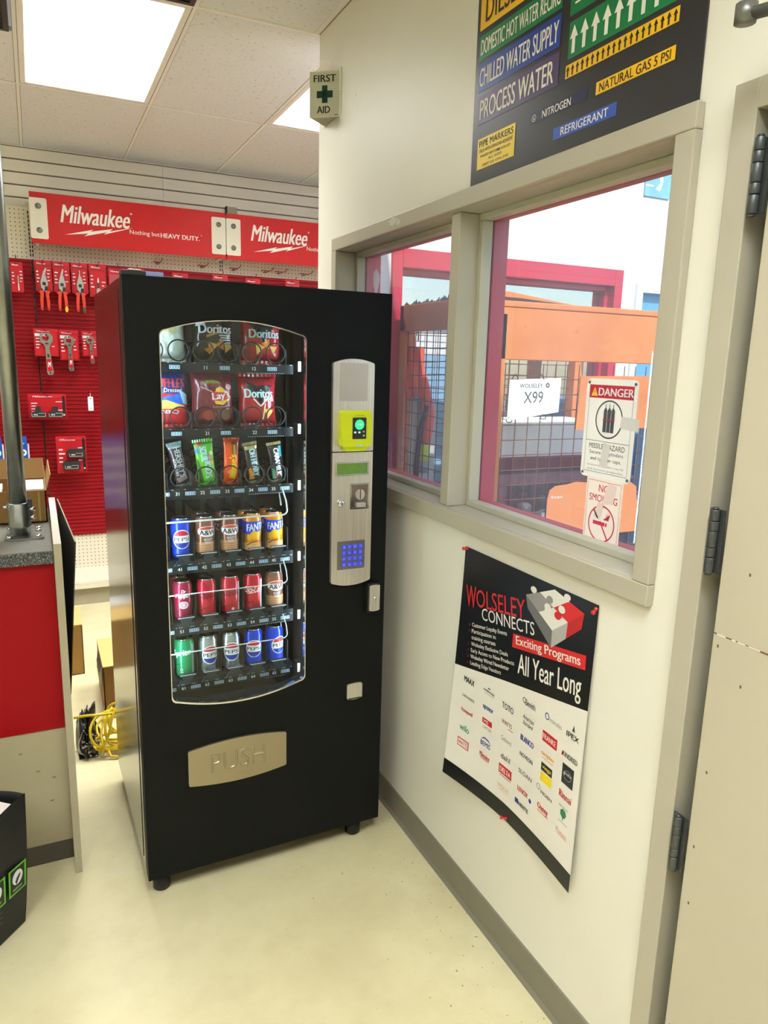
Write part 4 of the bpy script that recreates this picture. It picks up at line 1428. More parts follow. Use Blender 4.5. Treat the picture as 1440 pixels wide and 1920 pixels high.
def snips(end_mat, blade_shift=0.0, grip='#d8391f'):
    G = mat('snips_grip_' + grip[1:], grip, .4); ST = mat('snips_steel', '#b9bab6', .3, metal=.9); BK = mat('snips_black', '#23272a', .4)
    def f(t, w, h):
        F = facing(-.012)
        b = MB(); b.prism([rbox(.006, -w / 2 + .003, w / 2 - .003, .006, h * .86), rbox(.005, -w / 2 + .009, w / 2 - .009, .012, h * .82)], 0, .010, M_CLEAR, facing(-.002)); b.build('blister', t)
        b = MB()
        b.prism([[(-.014, .075), (-.020, .055), (-.018, .02), (.000, .0), (.004, .03), (.002, .075), (.013 + blade_shift, .135), (.008 + blade_shift, .142), (-.002, .118)]], 0, .006, ST, F)
        b.prism([[(.016, .07), (.022, .05), (.016, .01), (-.002, .0), (-.004, .05), (.004, .105), (.010, .10)]], -.007, -.001, ST, F)
        b.prism([ell(0, .045, .0105, .0105, 16)], -.009, .010, BK, F)
        b.prism([[(-.018, .030), (.018, .030), (.020, .005), (.008, -.008), (-.010, -.008), (-.020, .005)]], -.004, .004, BK, F)
        b.build('blades', t, bevel=.001)
        for s, mm in ((-1, None), (1, end_mat)):
            L = [(.004 * s, .004), (.020 * s, .004), (.034 * s, -.006), (.024 * s, -.014), (.028 * s, -.060), (.026 * s, -.108), (.020 * s, -.118), (.012 * s, -.112), (.010 * s, -.060), (.006 * s, -.020)]
            if s < 0:
                L = L[::-1]
            b = MB(); b.prism([L], -.006, .006, G, F)
            if mm:
                b.prism([ell(.0195 * s, -.104, .0095, .018, 14)], -.0068, .0068, mm, F)
            else:
                b.prism([ell(.019 * s, -.106, .003, .005, 10)], -.0064, .0064, M_INK, F)
            b.build('handle', t, bevel=.002)
    return f
SG = 'carded snips on the top row of hooks'
Z0 = 2.010; H = .185
carded('tin_snips', 'snips', 'carded snips with two plain red handles, leftmost of the three', -1.008, Z0, .096, H, snips(None, .006), SG, 1)
carded('tin_snips', 'snips', 'carded snips with a yellow tipped handle, middle of the three', -.905, Z0, .096, H, snips(mat('yellow_tip', '#e7b50f', .4), .0), SG, 2)
carded('tin_snips', 'snips', 'carded snips with a green tipped handle, rightmost of the three', -.799, Z0, .096, H, snips(mat('green_tip', '#2f4f24', .4), -.010), SG, 3)
def blade_tool(t, w, h):
    F = facing(-.008)
    b = MB(); b.prism([rbox(.006, -w / 2 + .003, w / 2 - .003, .004, h * .84), rbox(.005, -w / 2 + .008, w / 2 - .008, .010, h * .8)], 0, .010, M_CLEAR, facing(-.002)); b.build('blister', t)
    b = MB(); b.prism([[(-.010, .015), (.012, .015), (.014, .045), (.006, .055), (-.006, .055), (-.012, .045)]], 0, .012, mat('snips_steel', '#b9bab6', .3), F); b.prism([[(-.006, .055), (.006, .055), (.005, .09), (-.004, .09)]], 0, .010, M_DKGREY, F); b.prism([[(-.005, .09), (.005, .09), (.003, .118), (-.002, .12)]], 0, .008, M_WHITE, F)
    b.build('scraper', t, bevel=.001)
carded('hand_tool_card', 'carded tool', 'red card with a small silver scraper, right of the snips', -.690, 1.992, .104, .206, blade_tool, 'red carded tools', 4)
def drill(t, w, h):
    b = MB(); b.prism([rbox(.003, .002, .009, .03, .10)], 0, .008, mat('snips_steel', '#b9bab6', .3), facing(-.001)); b.prism([rbox(.002, .002, .009, .010, .05)], 0, .009, M_WHITE, facing(-.001)); b.build('drill_bit', t, bevel=.001)
carded('drill_bit_card', 'carded tool', 'narrow red card with a drill bit at the far left of the back shelving', -1.157, 1.995, .068, .180, drill, 'red carded tools', 5)
def plain(t, w, h):
    b = MB(); b.prism([rbox(.006, -w / 2 + .004, w / 2 - .004, .006, h * .8)], 0, .014, mat('pink_pack', '#b5434c', .35), facing(-.001)); b.build('pack', t, bevel=.004)
plabs = ['red card partly behind the top left corner of the vending machine', 'red card just above the top left of the vending machine', 'red card top above the left part of the vending machine', 'red card top above the middle of the vending machine',
         'red card top above the right part of the vending machine', 'red card top nearest the cream wall corner']
for k, x in enumerate((-.573, -.455, -.17, .10, .33, .62)):
    carded('hand_tool_card', 'carded tool', plabs[k], x, 1.985 + .01 * (k % 2), .105, .195, plain, 'red carded tools', 20 + k)
for k, x in enumerate((-1.157, -1.008, -.905, -.799, -.690, -.573, -.455, -.17, .10, .33, .62)):
    hook(x, 2.004 + H - .014 if k in (1, 2, 3) else 2.188, 'red peg hook holding ' + ('the narrow drill bit card', 'the leftmost snips card', 'the middle snips card', 'the rightmost snips card', 'the scraper card', 'the card at the top left corner of the vending machine',
         'the card just above the top left of the vending machine', 'the card above the left part of the vending machine', 'the card above the middle of the vending machine', 'the card above the right part of the vending machine', 'the card nearest the cream wall corner')[k])
for k, x in enumerate((-.30, .0, .22, .45, .55, .74)):
    hook(x, 2.240, '%s empty red peg hook from the left above the vending machine' % ('first', 'second', 'third', 'fourth', 'fifth', 'sixth')[k])
# adjustable wrenches
def wrench(L, tilt=.0):
    ST = mat('wrench_chrome', '#c4c4bf', .22, metal=.9)
    def f(t, w, h):
        b = MB(); b.prism([rbox(.006, -w / 2 + .002, w / 2 - .002, .002, h * .9), rbox(.005, -w / 2 + .008, w / 2 - .008, .008, h * .84)], 0, .012, M_CLEAR, facing(-.002)); b.build('blister', t)
        s = L / .27
        def F(u, v, d):
            c, sn = cos(tilt), sin(tilt)
            x = u * s; y = v * s
            return (x * c - y * sn, -.010 - d, h * .62 + x * sn + y * c)
        head = [(-.010, -.055), (-.016, -.030), (-.034, -.016), (-.036, .012), (-.030, .034), (-.016, .044), (-.010, .030), (-.022, .016), (-.020, -.002), (.006, -.012), (.016, .006), (.006, .034), (.022, .038), (.036, .016), (.036, -.010), (.018, -.034), (.012, -.055)]
        b = MB(); b.prism([head], 0, .012, ST, F)
        b.prism([[(-.011, -.055), (.011, -.055), (.017, -.16), (.019, -.198), (.012, -.212), (-.012, -.212), (-.019, -.198), (-.016, -.16)]], .001, .010, ST, F)
        b.prism([ell(0, -.026, .010, .005, 14)], -.001, .014, M_DKGREY, F)
        b.build('wrench_body', t, bevel=.0016)
        b = MB(); b.prism([rbox(.004, -.0115, .0115, -.190, -.118)], .010, .0112, M_RED, F); b.prism([ell(0, -.200, .005, .004, 12)], .0098, .0108, M_INK, F); b.prism([rbox(.002, -.006, .006, -.108, -.088)], .0098, .0108, M_DKGREY, F)
        Dec().text('M', 0, -.15, .014, .03, B_WH, 1, bold=.04, shear=.2).put(b, lambda u, v, d: F(u, v, .0114 + d)); b.build('grip_inlay', t)
    return f
WG = 'carded adjustable wrenches'
carded('adjustable_wrench', 'wrench', 'largest carded chrome adjustable wrench, left of the wrench row', -1.017, 1.610, .142, .172, wrench(.285, .06), WG, 7, True)
carded('adjustable_wrench', 'wrench', 'carded chrome adjustable wrench in the middle of the wrench row', -.884, 1.588, .114, .190, wrench(.235, .03), WG, 8, True)
carded('adjustable_wrench', 'wrench', 'small carded adjustable wrench next to the vending machine', -.757, 1.616, .100, .160, wrench(.185, .06), WG, 9, True)
for x, z in ((-1.017, 1.769), (-.884, 1.765), (-.757, 1.763)):
    hook(x, z, 'red peg hook holding a carded wrench')
# batteries
def batteries(stack):
    BKM = mat('battery_black', '#26282a', .45)
    def f(t, w, h):
        b = MB(); b.prism([rbox(.008, -w / 2 + .003, w / 2 - .003, .003, h - .02), rbox(.007, -w / 2 + .009, w / 2 - .009, .009, h - .027)], 0, .03, M_CLEAR, facing(-.002)); b.build('blister', t)
        spots = ((-.055, .035), (.045, .035)) if not stack else ((.025, .128), (-.005, .048))
        for cx, cz in spots:
            b = MB(); F = facing(-.002)
            if stack:
                b.prism([[(cx - .050, cz - .02), (cx + .052, cz - .02), (cx + .058, cz + .022), (cx + .040, cz + .036), (cx - .036, cz + .036), (cx - .056, cz + .022)]], 0, .040, BKM, F)
            else:
                b.prism([[(cx - .042, cz - .018), (cx + .042, cz - .018), (cx + .044, cz + .012), (cx + .016, cz + .018), (cx + .014, cz + .050), (cx - .016, cz + .050), (cx - .018, cz + .018), (cx - .044, cz + .012)]], 0, .040, BKM, F)
            d = Dec(); d.text('M12', cx - .016, cz - .001, .022, .010, B_WH, 1, bold=.05)
            for a, c in (((cx - .038, cz - .012), (cx + .038, cz - .012)), ((cx - .038, cz - .012), (cx - .040, cz + .008)), ((cx + .038, cz - .012), (cx + .040, cz + .008)), ((cx + .0, cz + .008), (cx + .040, cz + .008))):
                d.line(a, c, .003, mat('battery_outline', '#a9a9a6', .4), 1)
            d.put(b, facing(-.0421))
            b.build('battery', t, bevel=.003)
        b = MB(); x = w / 2 - .024; b.prism([rbox(.002, x, x + .016, .012, h - .012)], .001, .002, M_INK, facing(0)); Dec().poly(ell(x + .008, .03, .006, .006, 12), B_WH, 1).put(b, facing(-.0022)); b.build('side_band', t)
    return f
carded('battery_pack', 'battery pack', 'wide red blister card with two batteries side by side', -1.035, 1.208, .224, .164, batteries(False), 'carded battery packs', 12)
carded('battery_pack', 'battery pack', 'tall red blister card with two batteries one above the other', -.909, .852, .184, .246, batteries(True), 'carded battery packs', 13)
hook(-1.035, 1.359, 'red peg hook holding the wide battery card'); hook(-.909, 1.085, 'red peg hook holding the tall battery card')
hook(-.779, 1.385, 'red peg hook with the small white tag')
t = tag(MB().build('price_tag'), 'small white tag hanging under the smallest wrench', 'tag')
b = MB(); b.prism([rbox(.004, -.796, -.764, 1.270, 1.360)], 0, .002, B_WH, facing(5.108)); Dec().poly(ell(-.780, 1.348, .004, .004, 10), M_INK).poly(ell(-.778, 1.286, .003, .003, 10), M_INK).put(b, facing(5.1058)); b.prism([rbox(.002, -.782, -.778, 1.352, 1.382)], 0, .001, B_WH, facing(5.108))
bpy.data.objects.remove(t); t = tag(b.build('price_tag'), 'small white tag hanging under the smallest wrench', 'tag')
b = MB(); b.prism([rbox(.003, -.712, -.690, 1.02, 1.37)], 0, .004, mat('clear_pack', '#cbb9b4', .3), facing(5.19)); Dec().rect(-.710, -.700, 1.04, 1.35, B_WH).put(b, facing(5.1855))
tag(b.build('slim_pack', bevel=.001), 'slim pale packet half hidden behind the left side of the vending machine', 'packet')
# blue levels
def level(x, label, dx):
    t = thing('spirit_level', label, 'level', (x, 5.19, .60), 0, 'blue spirit levels')
    b = MB(); b.prism([rbox(.004, -.032, .032, .0, .465)], 0, .022, mat('level_blue', '#1554b8', .35), facing(0)); d = Dec()
    for v in (.42, .335, .245, .14):
        d.ring(.004, v - .02, .0105, .0215, B_WH, 1, 24); d.ring(.004, v - .02, .003, .007, M_GREY, 1, 12)
    d.rect(-.024, .030, .455, .462, B_WH, 1); d.put(b, facing(-.0222)); b.build('level_body', t, bevel=.002)
    b = MB(); b.prism([rbox(.002, .032, .041, 0, .455)], 0, .03, mat('level_edge', '#c7cfd6', .3), facing(0)); b.prism([rbox(.002, -.044, -.032, 0, .42)], 0, .014, M_PAPERW, facing(0)); b.build('level_edge', t)
    b = MB(); b.prism([rbox(.004, -.042, .030, .440, .505), ell(-.005, .490, .010, .005, 14)], .001, .003, mat('level_blue', '#1554b8', .35), facing(-.022)); Dec().rect(-.022, .014, .456, .462, B_WH).put(b, facing(-.0255)); b.build('hang_card', t)
    hook(x - .005, 1.088, 'red peg hook holding the %s spirit level' % dx)
level(-1.200, 'blue spirit level right of the galvanised post', 'right')
level(-1.345, 'blue spirit level left of the galvanised post', 'left')

# ================================================================== SERVICE COUNTER
ctr = thing('service_counter', 'service counter with red front and speckled grey top', 'counter', (-1.5, 2.33, 0))
b = MB(); b.box(-2.4, -1.078, 2.305, 2.98, 1.050, 1.053, M_LAM); b.box(-2.4, -1.078, 2.306, 2.98, 1.013, 1.050, M_LAME)
wbuild(b, 'worktop', ctr)
b = MB(); b.box(-2.4, -1.078, 2.330, 2.352, 0.468, 1.013, mat('counter_red', '#98000f', .5, var=.03, spec=.2)); wbuild(b, 'red_panel', ctr)
b = MB(); b.box(-2.4, -1.078, 2.334, 2.352, 0.068, 0.468, mat('counter_taupe', '#aaa183', .45, var=.04))
d = Dec()
for u, v in ((-1.13, .22), (-1.165, .33), (-1.12, .30), (-1.21, .40)):
    d.poly([(u + .006 * cos(a) * (1 + .5 * sin(3 * a)), v + .003 * sin(a)) for a in [2 * pi * i / 10 for i in range(10)]], mat('scuff', '#7d755d', .6))
d.put(b, facing(2.3335)); wbuild(b, 'lower_panel', ctr)
b = MB(); b.box(-2.4, -1.078, 2.332, 2.345, 0.0, 0.068, mat('dark_kick', '#4d493f', .5)); wbuild(b, 'kick_strip', ctr)
b = MB(); b.box(-1.0775, -1.0565, 2.243, 3.005, 0.001, 1.0865, mat('panel_taupe', '#a79f86', .45, var=.03)); b.box(-1.0775, -1.0565, 2.2425, 3.0055, 1.0865, 1.0875, mat('panel_cap', '#d9cfbe', .45))
wbuild(b, 'end_panel', ctr)
# dark board folded against the end panel
b = MB()
A = [(-1.0495, 3.00), (-1.0195, 2.27)]; Bm = [(-1.0520, 3.00), (-1.0560, 2.275)]
th = .004
M_BRD = mat('dark_board_face', '#2a2620', .6); M_BRE = mat('board_edge', '#9c917a', .5)
V = [(A[0][0], A[0][1], 1.083), (A[1][0], A[1][1], 1.083), (A[1][0] + th, A[1][1], 1.083), (A[0][0] + th, A[0][1], 1.083),
     (Bm[0][0], Bm[0][1], .60), (Bm[1][0], Bm[1][1], .60), (Bm[1][0] + .001, Bm[1][1], .60), (Bm[0][0] + th, Bm[0][1], .60)]
b.add(V, [(0, 4, 5, 1), (4, 7, 6, 5), (2, 6, 7, 3), (3, 7, 4, 0), (1, 5, 6, 2)], M_BRD); b.add(V, [(0, 1, 2, 3)], M_BRE)
tag(b.build('counter_flap'), 'dark counter flap hanging against the end of the service counter', 'counter flap')
# galvanised post
pp = thing('pipe_post', 'galvanised pipe post standing on the service counter', 'post', (-1.168, 2.535, 1.053))
b = MB(); b.tube([(0, 0, .012), (0, 0, 1.825)], .0255, M_ZINC, 24); b.build('pipe', pp)
b = MB(); b.lathe([(.031, .005), (.031, .028), (.0345, .030), (.0345, .036), (.0325, .040), (.0335, .046), (.0315, .050), (.0315, .105), (.029, .109), (.0256, .109)], M_ZINC, 24)
b.tube([(.028, -.012, .062), (.046, -.018, .062)], .007, M_CHROME, 8); b.tube([(.028, -.012, .088), (.046, -.018, .088)], .007, M_CHROME, 8); b.tube([(-.024, -.018, .10), (-.042, -.028, .10)], .005, M_CHROME, 8); b.box(.026, .040, -.02, -.005, .055, .120, M_DKGREY)
b.build('collar', pp)
b = MB(); b.prism([rbox(.016, -.044, .068, -.078, .078)], 0, .007, M_CHROME if False else M_ZINC, lambda u, v, d: (u, v, d)); fl = b.build('flange_plate', pp, bevel=.002)
for u, v in ((.052, .060), (.052, .022), (.052, -.060), (-.030, -.060), (-.030, .060)):
    b = MB(); b.lathe([(.009, .007), (.009, .012), (.006, .015), (0, .0155)], M_CHROME, 14, Matrix.Translation((u, v, 0))); b.build('bolt', fl)
# open cardboard box on the counter
def cardboard(name, label, x0, x1, y0, y1, z0, z1, hexs, open_top=False):
    m = mat('cardboard_' + hexs[1:], hexs, .75, var=.06, scale=10)
    t = thing(name, label, 'box', ((x0 + x1) / 2, (y0 + y1) / 2, z0))
    b = MB(); w = .004
    b.box(x0, x1, y0, y0 + w, z0, z1, m); b.box(x0, x1, y1 - w, y1, z0, z1, m); b.box(x0, x0 + w, y0, y1, z0, z1, m); b.box(x1 - w, x1, y0, y1, z0, z1, m); b.box(x0, x1, y0, y1, z0, z0 + w, m)
    wbuild(b, 'carton', t)
    return t, m
bx, m = cardboard('cardboard_box', 'open cardboard box on the counter behind the galvanised post', -1.47, -1.086, 2.722, 3.02, 1.0535, 1.165, '#97703a')
b = MB()
for V in ([(-1.086, 2.722, 1.165), (-1.086, 3.02, 1.165), (-1.074, 3.02, 1.232), (-1.070, 2.75, 1.215)], [(-1.47, 3.02, 1.165), (-1.086, 3.02, 1.165), (-1.092, 3.05, 1.235), (-1.46, 3.05, 1.235)]):
    b.add(V + [(p[0] + .003, p[1] + .003, p[2]) for p in V], [(0, 1, 2, 3), (7, 6, 5, 4), (0, 4, 5, 1), (1, 5, 6, 2), (2, 6, 7, 3), (3, 7, 4, 0)], m)
wbuild(b, 'flap', bx)
b = MB(); b.box(-1.150, -1.092, 2.74, 2.95, 1.150, 1.168, M_PAPERW); b.box(-1.4, -1.225, 2.735, 2.9, 1.148, 1.166, M_PAPERW); wbuild(b, 'paper_filling', bx)
b = MB(); Dec().rect(-1.112, -1.106, 1.056, 1.162, mat('tape_brown', '#b09a55', .3)).put(b, facing(2.7218)); wbuild(b, 'tape_strip', bx)

# boxes, bag and cord on the floor behind
b1, m1 = cardboard('cardboard_box', 'cardboard box on the floor beside the end of the counter, seen past its edge', -1.30, -.958, 3.832, 4.135, 0.0005, .266, '#a57d3d')
b = MB(); b.box(-1.30, -.958, 3.832, 4.135, .266, .271, mat('cardboard_lid', '#c9a866', .7)); wbuild(b, 'lid', b1)
b = MB(); b.box(-1.14, -.99, 4.02, 4.15, .271, .30, B_WH); Dec(); wbuild(b, 'white_wrap', b1, bevel=.012)
b2, m2 = cardboard('cardboard_box', 'cardboard box on the floor behind the vending machine', -.901, -.60, 3.305, 3.668, 0.0005, .239, '#8c6534')
b = MB(); b.box(-.9015, -.60, 3.302, 3.668, .239, .2435, mat('cardboard_lid', '#c9a866', .7)); wbuild(b, 'lid', b2)
b = MB(); b.add([(-.903, 3.32, .236), (-.903, 3.60, .236), (-.915, 3.52, .16), (-.912, 3.36, .10)], [(0, 1, 2, 3)], mat('cardboard_flap', '#8d7a5c', .7)); b.add([(-.9035, 3.34, .232), (-.9035, 3.55, .232), (-.916, 3.50, .20), (-.914, 3.38, .185)], [(0, 1, 2, 3)], M_DKGREY); wbuild(b, 'side_flap', b2)
# black plastic with foil
rnd = random.Random(5)
b = MB()
def bagpt(i, j):
    a = 2 * pi * i; e = pi / 2 * j
    r = .5 + .5 * cos(e)
    n1 = noise.noise(Vector((cos(a) * 2.2, sin(a) * 2.2, e * 2.5)))
    rr = (1 + .35 * n1) * cos(e)
    return (-.992 + .045 * rr * cos(a) + .008 * n1, 3.03 + .085 * rr * sin(a), .010 + .16 * sin(e) * (1 + .5 * n1) * (1 if sin(a) > -.2 else .55))
b.grid(bagpt, 40, 14, mat('black_bag_film', '#141312', .22, coat=.5)); 
for k in range(14):
    a = rnd.uniform(-2.6, -.4); q = bagpt(a / (2 * pi) % 1, rnd.uniform(.05, .5)); s = rnd.uniform(.010, .022)
    b.add([(q[0] + rnd.uniform(-s, s), q[1] - .006 + rnd.uniform(-.006, .002), max(.004, q[2] + rnd.uniform(-s, s) * .7)) for _ in range(4)], [(0, 1, 2), (0, 2, 3)], mat('silver_foil', '#c9c4b6', .2, metal=.8))
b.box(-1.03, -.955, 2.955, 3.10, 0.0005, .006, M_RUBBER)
tag(b.build('plastic_bag'), 'crumpled black plastic bag with silvery film on the floor beside the yellow cord', 'bag')
# yellow extension cord
M_CORD = mat('yellow_cord', '#e0bf10', .35, var=.04)
b = MB()
rnd = random.Random(11)
def loop(cx, cy, cz, rx, rz, tilt, yaw, turns=1.0, ph=0.0, n=30):
    P = []
    for i in range(int(n * turns) + 1):
        a = ph + 2 * pi * i / n
        x = rx * cos(a); z = rz * sin(a)
        y = x * sin(yaw) + z * sin(tilt)
        P.append((cx + x * cos(yaw), cy + y + .008 * sin(3 * a), max(.008, cz + z * cos(tilt))))
    return P
CC = (-.893, 2.985)
for L in (loop(CC[0], CC[1], .100, .092, .078, .5, .2, 1.0, .3), loop(CC[0] + .02, CC[1] + .03, .075, .085, .062, .9, -.3, 1.0, 1.0), loop(CC[0] + .03, CC[1] + .02, .105, .075, .088, .3, .6, .9, 2.0), loop(CC[0] + .01, CC[1] - .01, .050, .090, .040, 1.0, .1, 1.0, .0),
          loop(CC[0] + .05, CC[1] + .05, .11, .08, .07, .2, -.6, 1.0, .5), loop(CC[0] - .005, CC[1] + .02, .085, .070, .075, .7, .9, 1.0, .0), loop(CC[0] + .04, CC[1], .135, .060, .055, .4, .3, .8, 2.6), loop(CC[0] + .03, CC[1] - .02, .035, .085, .03, 1.2, -.1, 1.0, .0)):
    b.tube(L, .0055, M_CORD, 8)
b.tube([(-1.040, 2.99, .172), (-1.00, 2.98, .178), (-.93, 2.97, .176), (-.86, 2.98, .168), (-.80, 3.0, .15)], .0055, M_CORD, 8)
b.tube([(-.945, 2.935, .012), (-.935, 2.93, .05), (-.915, 2.93, .10), (-.90, 2.94, .16), (-.875, 2.97, .205), (-.83, 3.0, .20)], .0055, M_CORD, 8)
b.tube([(-.92, 2.93, .035), (-.912, 2.915, .012), (-.885, 2.905, .008), (-.85, 2.915, .012), (-.80, 2.95, .03)], .0055, M_CORD, 8)
tag(b.build('extension_cord'), 'coiled yellow extension cord on the floor behind the vending machine', 'cord')

# black shopping bag at the left edge
tb = thing('shopping_bag', 'black shopping bag with green framed emblems standing by the counter', 'shopping bag', (-1.207, 2.085, 0), radians(49.6) + pi)
# local: +x runs along the visible side towards the viewer, -y is away from that side's front
M_BAGF = mat('black_bag_fabric', '#15171a', .55, bump=.3, bscale=50)
hB = .405
W1, W2 = .30, .20
b = MB()
def shell(i, j):
    P = [(0, 0), (W1, 0), (W1, -W2), (0, -W2), (0, 0)]
    s = i * 4; k = min(3, int(s)); f = s - k
    x = P[k][0] + (P[k + 1][0] - P[k][0]) * f; y = P[k][1] + (P[k + 1][1] - P[k][1]) * f
    q = j
    fl = 1 + .07 * q
    wob = .004 * sin(s * 7 + q * 4) * q
    x = W1 / 2 + (x - W1 / 2) * fl * (1 - .06 * (1 - q) ** 3); y = -W2 / 2 + (y + W2 / 2) * fl * (1 - .10 * (1 - q) ** 3)
    return (x + wob, y + wob, .002 + q * hB - .012 * sin(s * pi) ** 2 * q)
b.grid(shell, 48, 12, M_BAGF, True)
P = [shell(i / 48, 0) for i in range(48)]
b.add(P, [tuple(range(48))], M_BAGF)
b.build('bag_body', tb)
def outp(u, v, d):      # u counts from the viewer's end of the visible side
    u = W1 - u
    q = v / hB
    fl = 1 + .07 * q
    x = W1 / 2 + (u - W1 / 2) * fl * (1 - .06 * (1 - q) ** 3); y = -W2 / 2 + (0 + W2 / 2) * fl * (1 - .10 * (1 - q) ** 3)
    return (x, y + .0055 + d, .002 + v)
M_GRN = mat('bright_green_print', '#5fb52e', .5)
b = MB(); d = Dec()
for u0 in (W1 - .076, W1 - .152):
    u1 = u0 + .064; v0, v1 = .128, .212
    d.rect(u0, u1, v0, v1, M_INK, 1)
    for a in ((u0, u1, v0, v0 + .006), (u0, u1, v1 - .006, v1), (u0, u0 + .006, v0, v1), (u1 - .006, u1, v0, v1)):
        d.rect(*a, M_GRN, 2)
    c = (u0 + u1) / 2
    d.poly(ell(c, .176, .019, .022, 26), B_WH, 2); d.poly([(c + .004, .198), (c + .009, .186), (c - .004, .176), (c - .009, .166), (c - .004, .154), (c - .002, .160), (c + .004, .170), (c + .010, .178), (c + .007, .192)], M_INK, 3)
    d.text('SAFEWAY', c, .143, .034, .0065, B_WH, 2)
for k in range(3):
    for m_ in range(4):
        d.rect(.02 + m_ * .05 + k * .008, .05 + m_ * .05, .108 - k * .016, .1095 - k * .016, mat('faint_print', '#59624c', .6), 1)
d.put(b, outp, .0005); b.build('printed_emblem', tb)
b = MB(); b.tube([(.10, .004, hB - .03), (.10, .020, hB - .005), (.13, .028, hB + .012), (.17, .020, hB - .005), (.17, .004, hB - .03)], .006, M_BAGF, 8); b.build('handle', tb)
b = MB(); b.grid(lambda i, j: (.006 + i * (W1 - .012), -.006 - j * (W2 - .012), hB - .028 + .02 * noise.noise(Vector((i * 3, j * 3, 1)))), 14, 12, M_PAPERW)
b.build('white_liner', tb)

# ================================================================== ON THE RIGHT WALL
# black board of pipe marker samples above the window; u = -y
t = thing('marker_board', 'black display board of coloured pipe marker strips above the window', 'sign board', (0, 1.405, 2.095))
b = MB(); b.box(-.0042, -.0004, 1.033, 1.790, 2.096, 2.862, mat('board_black', '#2b2a2c', .32, var=.03)); wbuild(b, 'backing_board', t, bevel=.0008)
W = on_wall(-.0045)
def strip(name, u0, u1, v0, v1, m, items, sk=0.0):
    b = MB()
    d = Dec(); d.poly([(u0, v0), (u1, v0 + sk), (u1, v1 + sk), (u0, v1)], m, 0)
    for it in items:
        it(d)
    d.put(b, lambda u, v, dd: W(u, v, dd + .0004), .0003)
    return wbuild(b, name, t)
S_Y = mat('strip_yellow', '#f2bd16', .35); S_G = mat('strip_green', '#0f7a45', .35); S_B = mat('strip_blue', '#1d3f9a', .35); S_P = mat('strip_purple', '#4a3560', .35); S_NV = mat('strip_navy', '#151f42', .35); S_LB = mat('strip_royal', '#2d54b5', .35); S_R = mat('strip_red', '#a3212c', .35)
tx = lambda s, cu, cv, w, h, m, bd=.02, **k: (lambda d: d.text(s, cu, cv, w, h, m, 2, bold=bd, **k))
strip('marker_strip', -1.773, -1.44, 2.395, 2.452, S_G, [tx('DOMESTIC HOT WATER RECIRC', -1.606, 2.4235, .318, .036, M_PAPERW)])
strip('marker_strip', -1.775, -1.44, 2.465, 2.545, S_Y, [tx('DIESEL FUEL', -1.60, 2.507, .30, .058, M_INK)])
strip('marker_strip', -1.776, -1.44, 2.555, 2.62, S_R, [tx('FIRE SPRINKLER', -1.606, 2.588, .31, .040, M_PAPERW)])
strip('marker_strip', -1.776, -1.44, 2.635, 2.70, S_G, [tx('DOMESTIC COLD WATER', -1.606, 2.668, .31, .040, M_PAPERW)])
strip('marker_strip', -1.771, -1.44, 2.319, 2.386, S_B, [tx('CHILLED WATER SUPPLY', -1.606, 2.3525, .318, .044, M_PAPERW)])
strip('marker_strip', -1.768, -1.438, 2.240, 2.309, S_P, [tx('PROCESS WATER', -1.606, 2.2745, .300, .048, M_PAPERW)])
strip('marker_strip', -1.760, -1.592, 2.130, 2.205, mat('strip_pale_yellow', '#eacb2a', .35), [tx('PIPE MARKERS', -1.676, 2.191, .152, .0155, M_INK), tx('STICK WITH CANADIAN ADHESIVE', -1.676, 2.174, .150, .0085, M_INK),
      tx('MARKERS MEET CODE', -1.700, 2.161, .09, .006, M_INK), tx('ASK FOR LIST', -1.640, 2.160, .06, .006, M_INK), tx('ALL SIZES', -1.676, 2.150, .06, .006, M_INK), tx('VISIT US ONLINE', -1.676, 2.138, .12, .006, M_INK, 0.0)])
strip('marker_strip', -1.409, -1.090, 2.281, 2.354, S_G, [(lambda d, k=k: d.arrow(-1.392 + k * .0338, 2.290, 2.345, .026, M_PAPERW, 2)) for k in range(9)])
strip('marker_strip', -1.413, -1.096, 2.244, 2.2705, S_Y, [(lambda d, k=k: d.arrow(-1.405 + k * .0158, 2.2465, 2.268, .011, M_INK, 2)) for k in range(20)])
strip('marker_strip', -1.308, -1.097, 2.182, 2.2065, S_Y, [tx('NATURAL GAS 5 PSI', -1.2025, 2.194, .190, .0175, M_INK)])
strip('marker_strip', -1.532, -1.335, 2.182, 2.207, S_NV, [tx('NITROGEN', -1.437, 2.194, .100, .0165, M_PAPERW), (lambda d: d.ring(-1.518, 2.194, .0065, .0078, M_PAPERW, 2, 20)), tx('G', -1.518, 2.194, .006, .008, M_PAPERW)])
strip('marker_strip', -1.442, -1.241, 2.127, 2.1525, S_LB, [tx('REFRIGERANT', -1.340, 2.140, .150, .017, M_PAPERW)])
strip('marker_strip', -1.411, -1.322, 2.366, 2.46, S_G, [(lambda d, v=v: d.rect(-1.395, -1.372, v, v + .004, M_PAPERW, 2)) for v in (2.385, 2.405, 2.425)] + [(lambda d: d.poly([(-1.356, 2.393), (-1.342, 2.393), (-1.342, 2.388), (-1.333, 2.396), (-1.342, 2.404), (-1.342, 2.399), (-1.356, 2.399)], M_PAPERW, 2))])
strip('marker_strip', -1.30, -1.10, 2.40, 2.46, S_B, [tx('STEAM', -1.20, 2.43, .12, .03, M_PAPERW)])

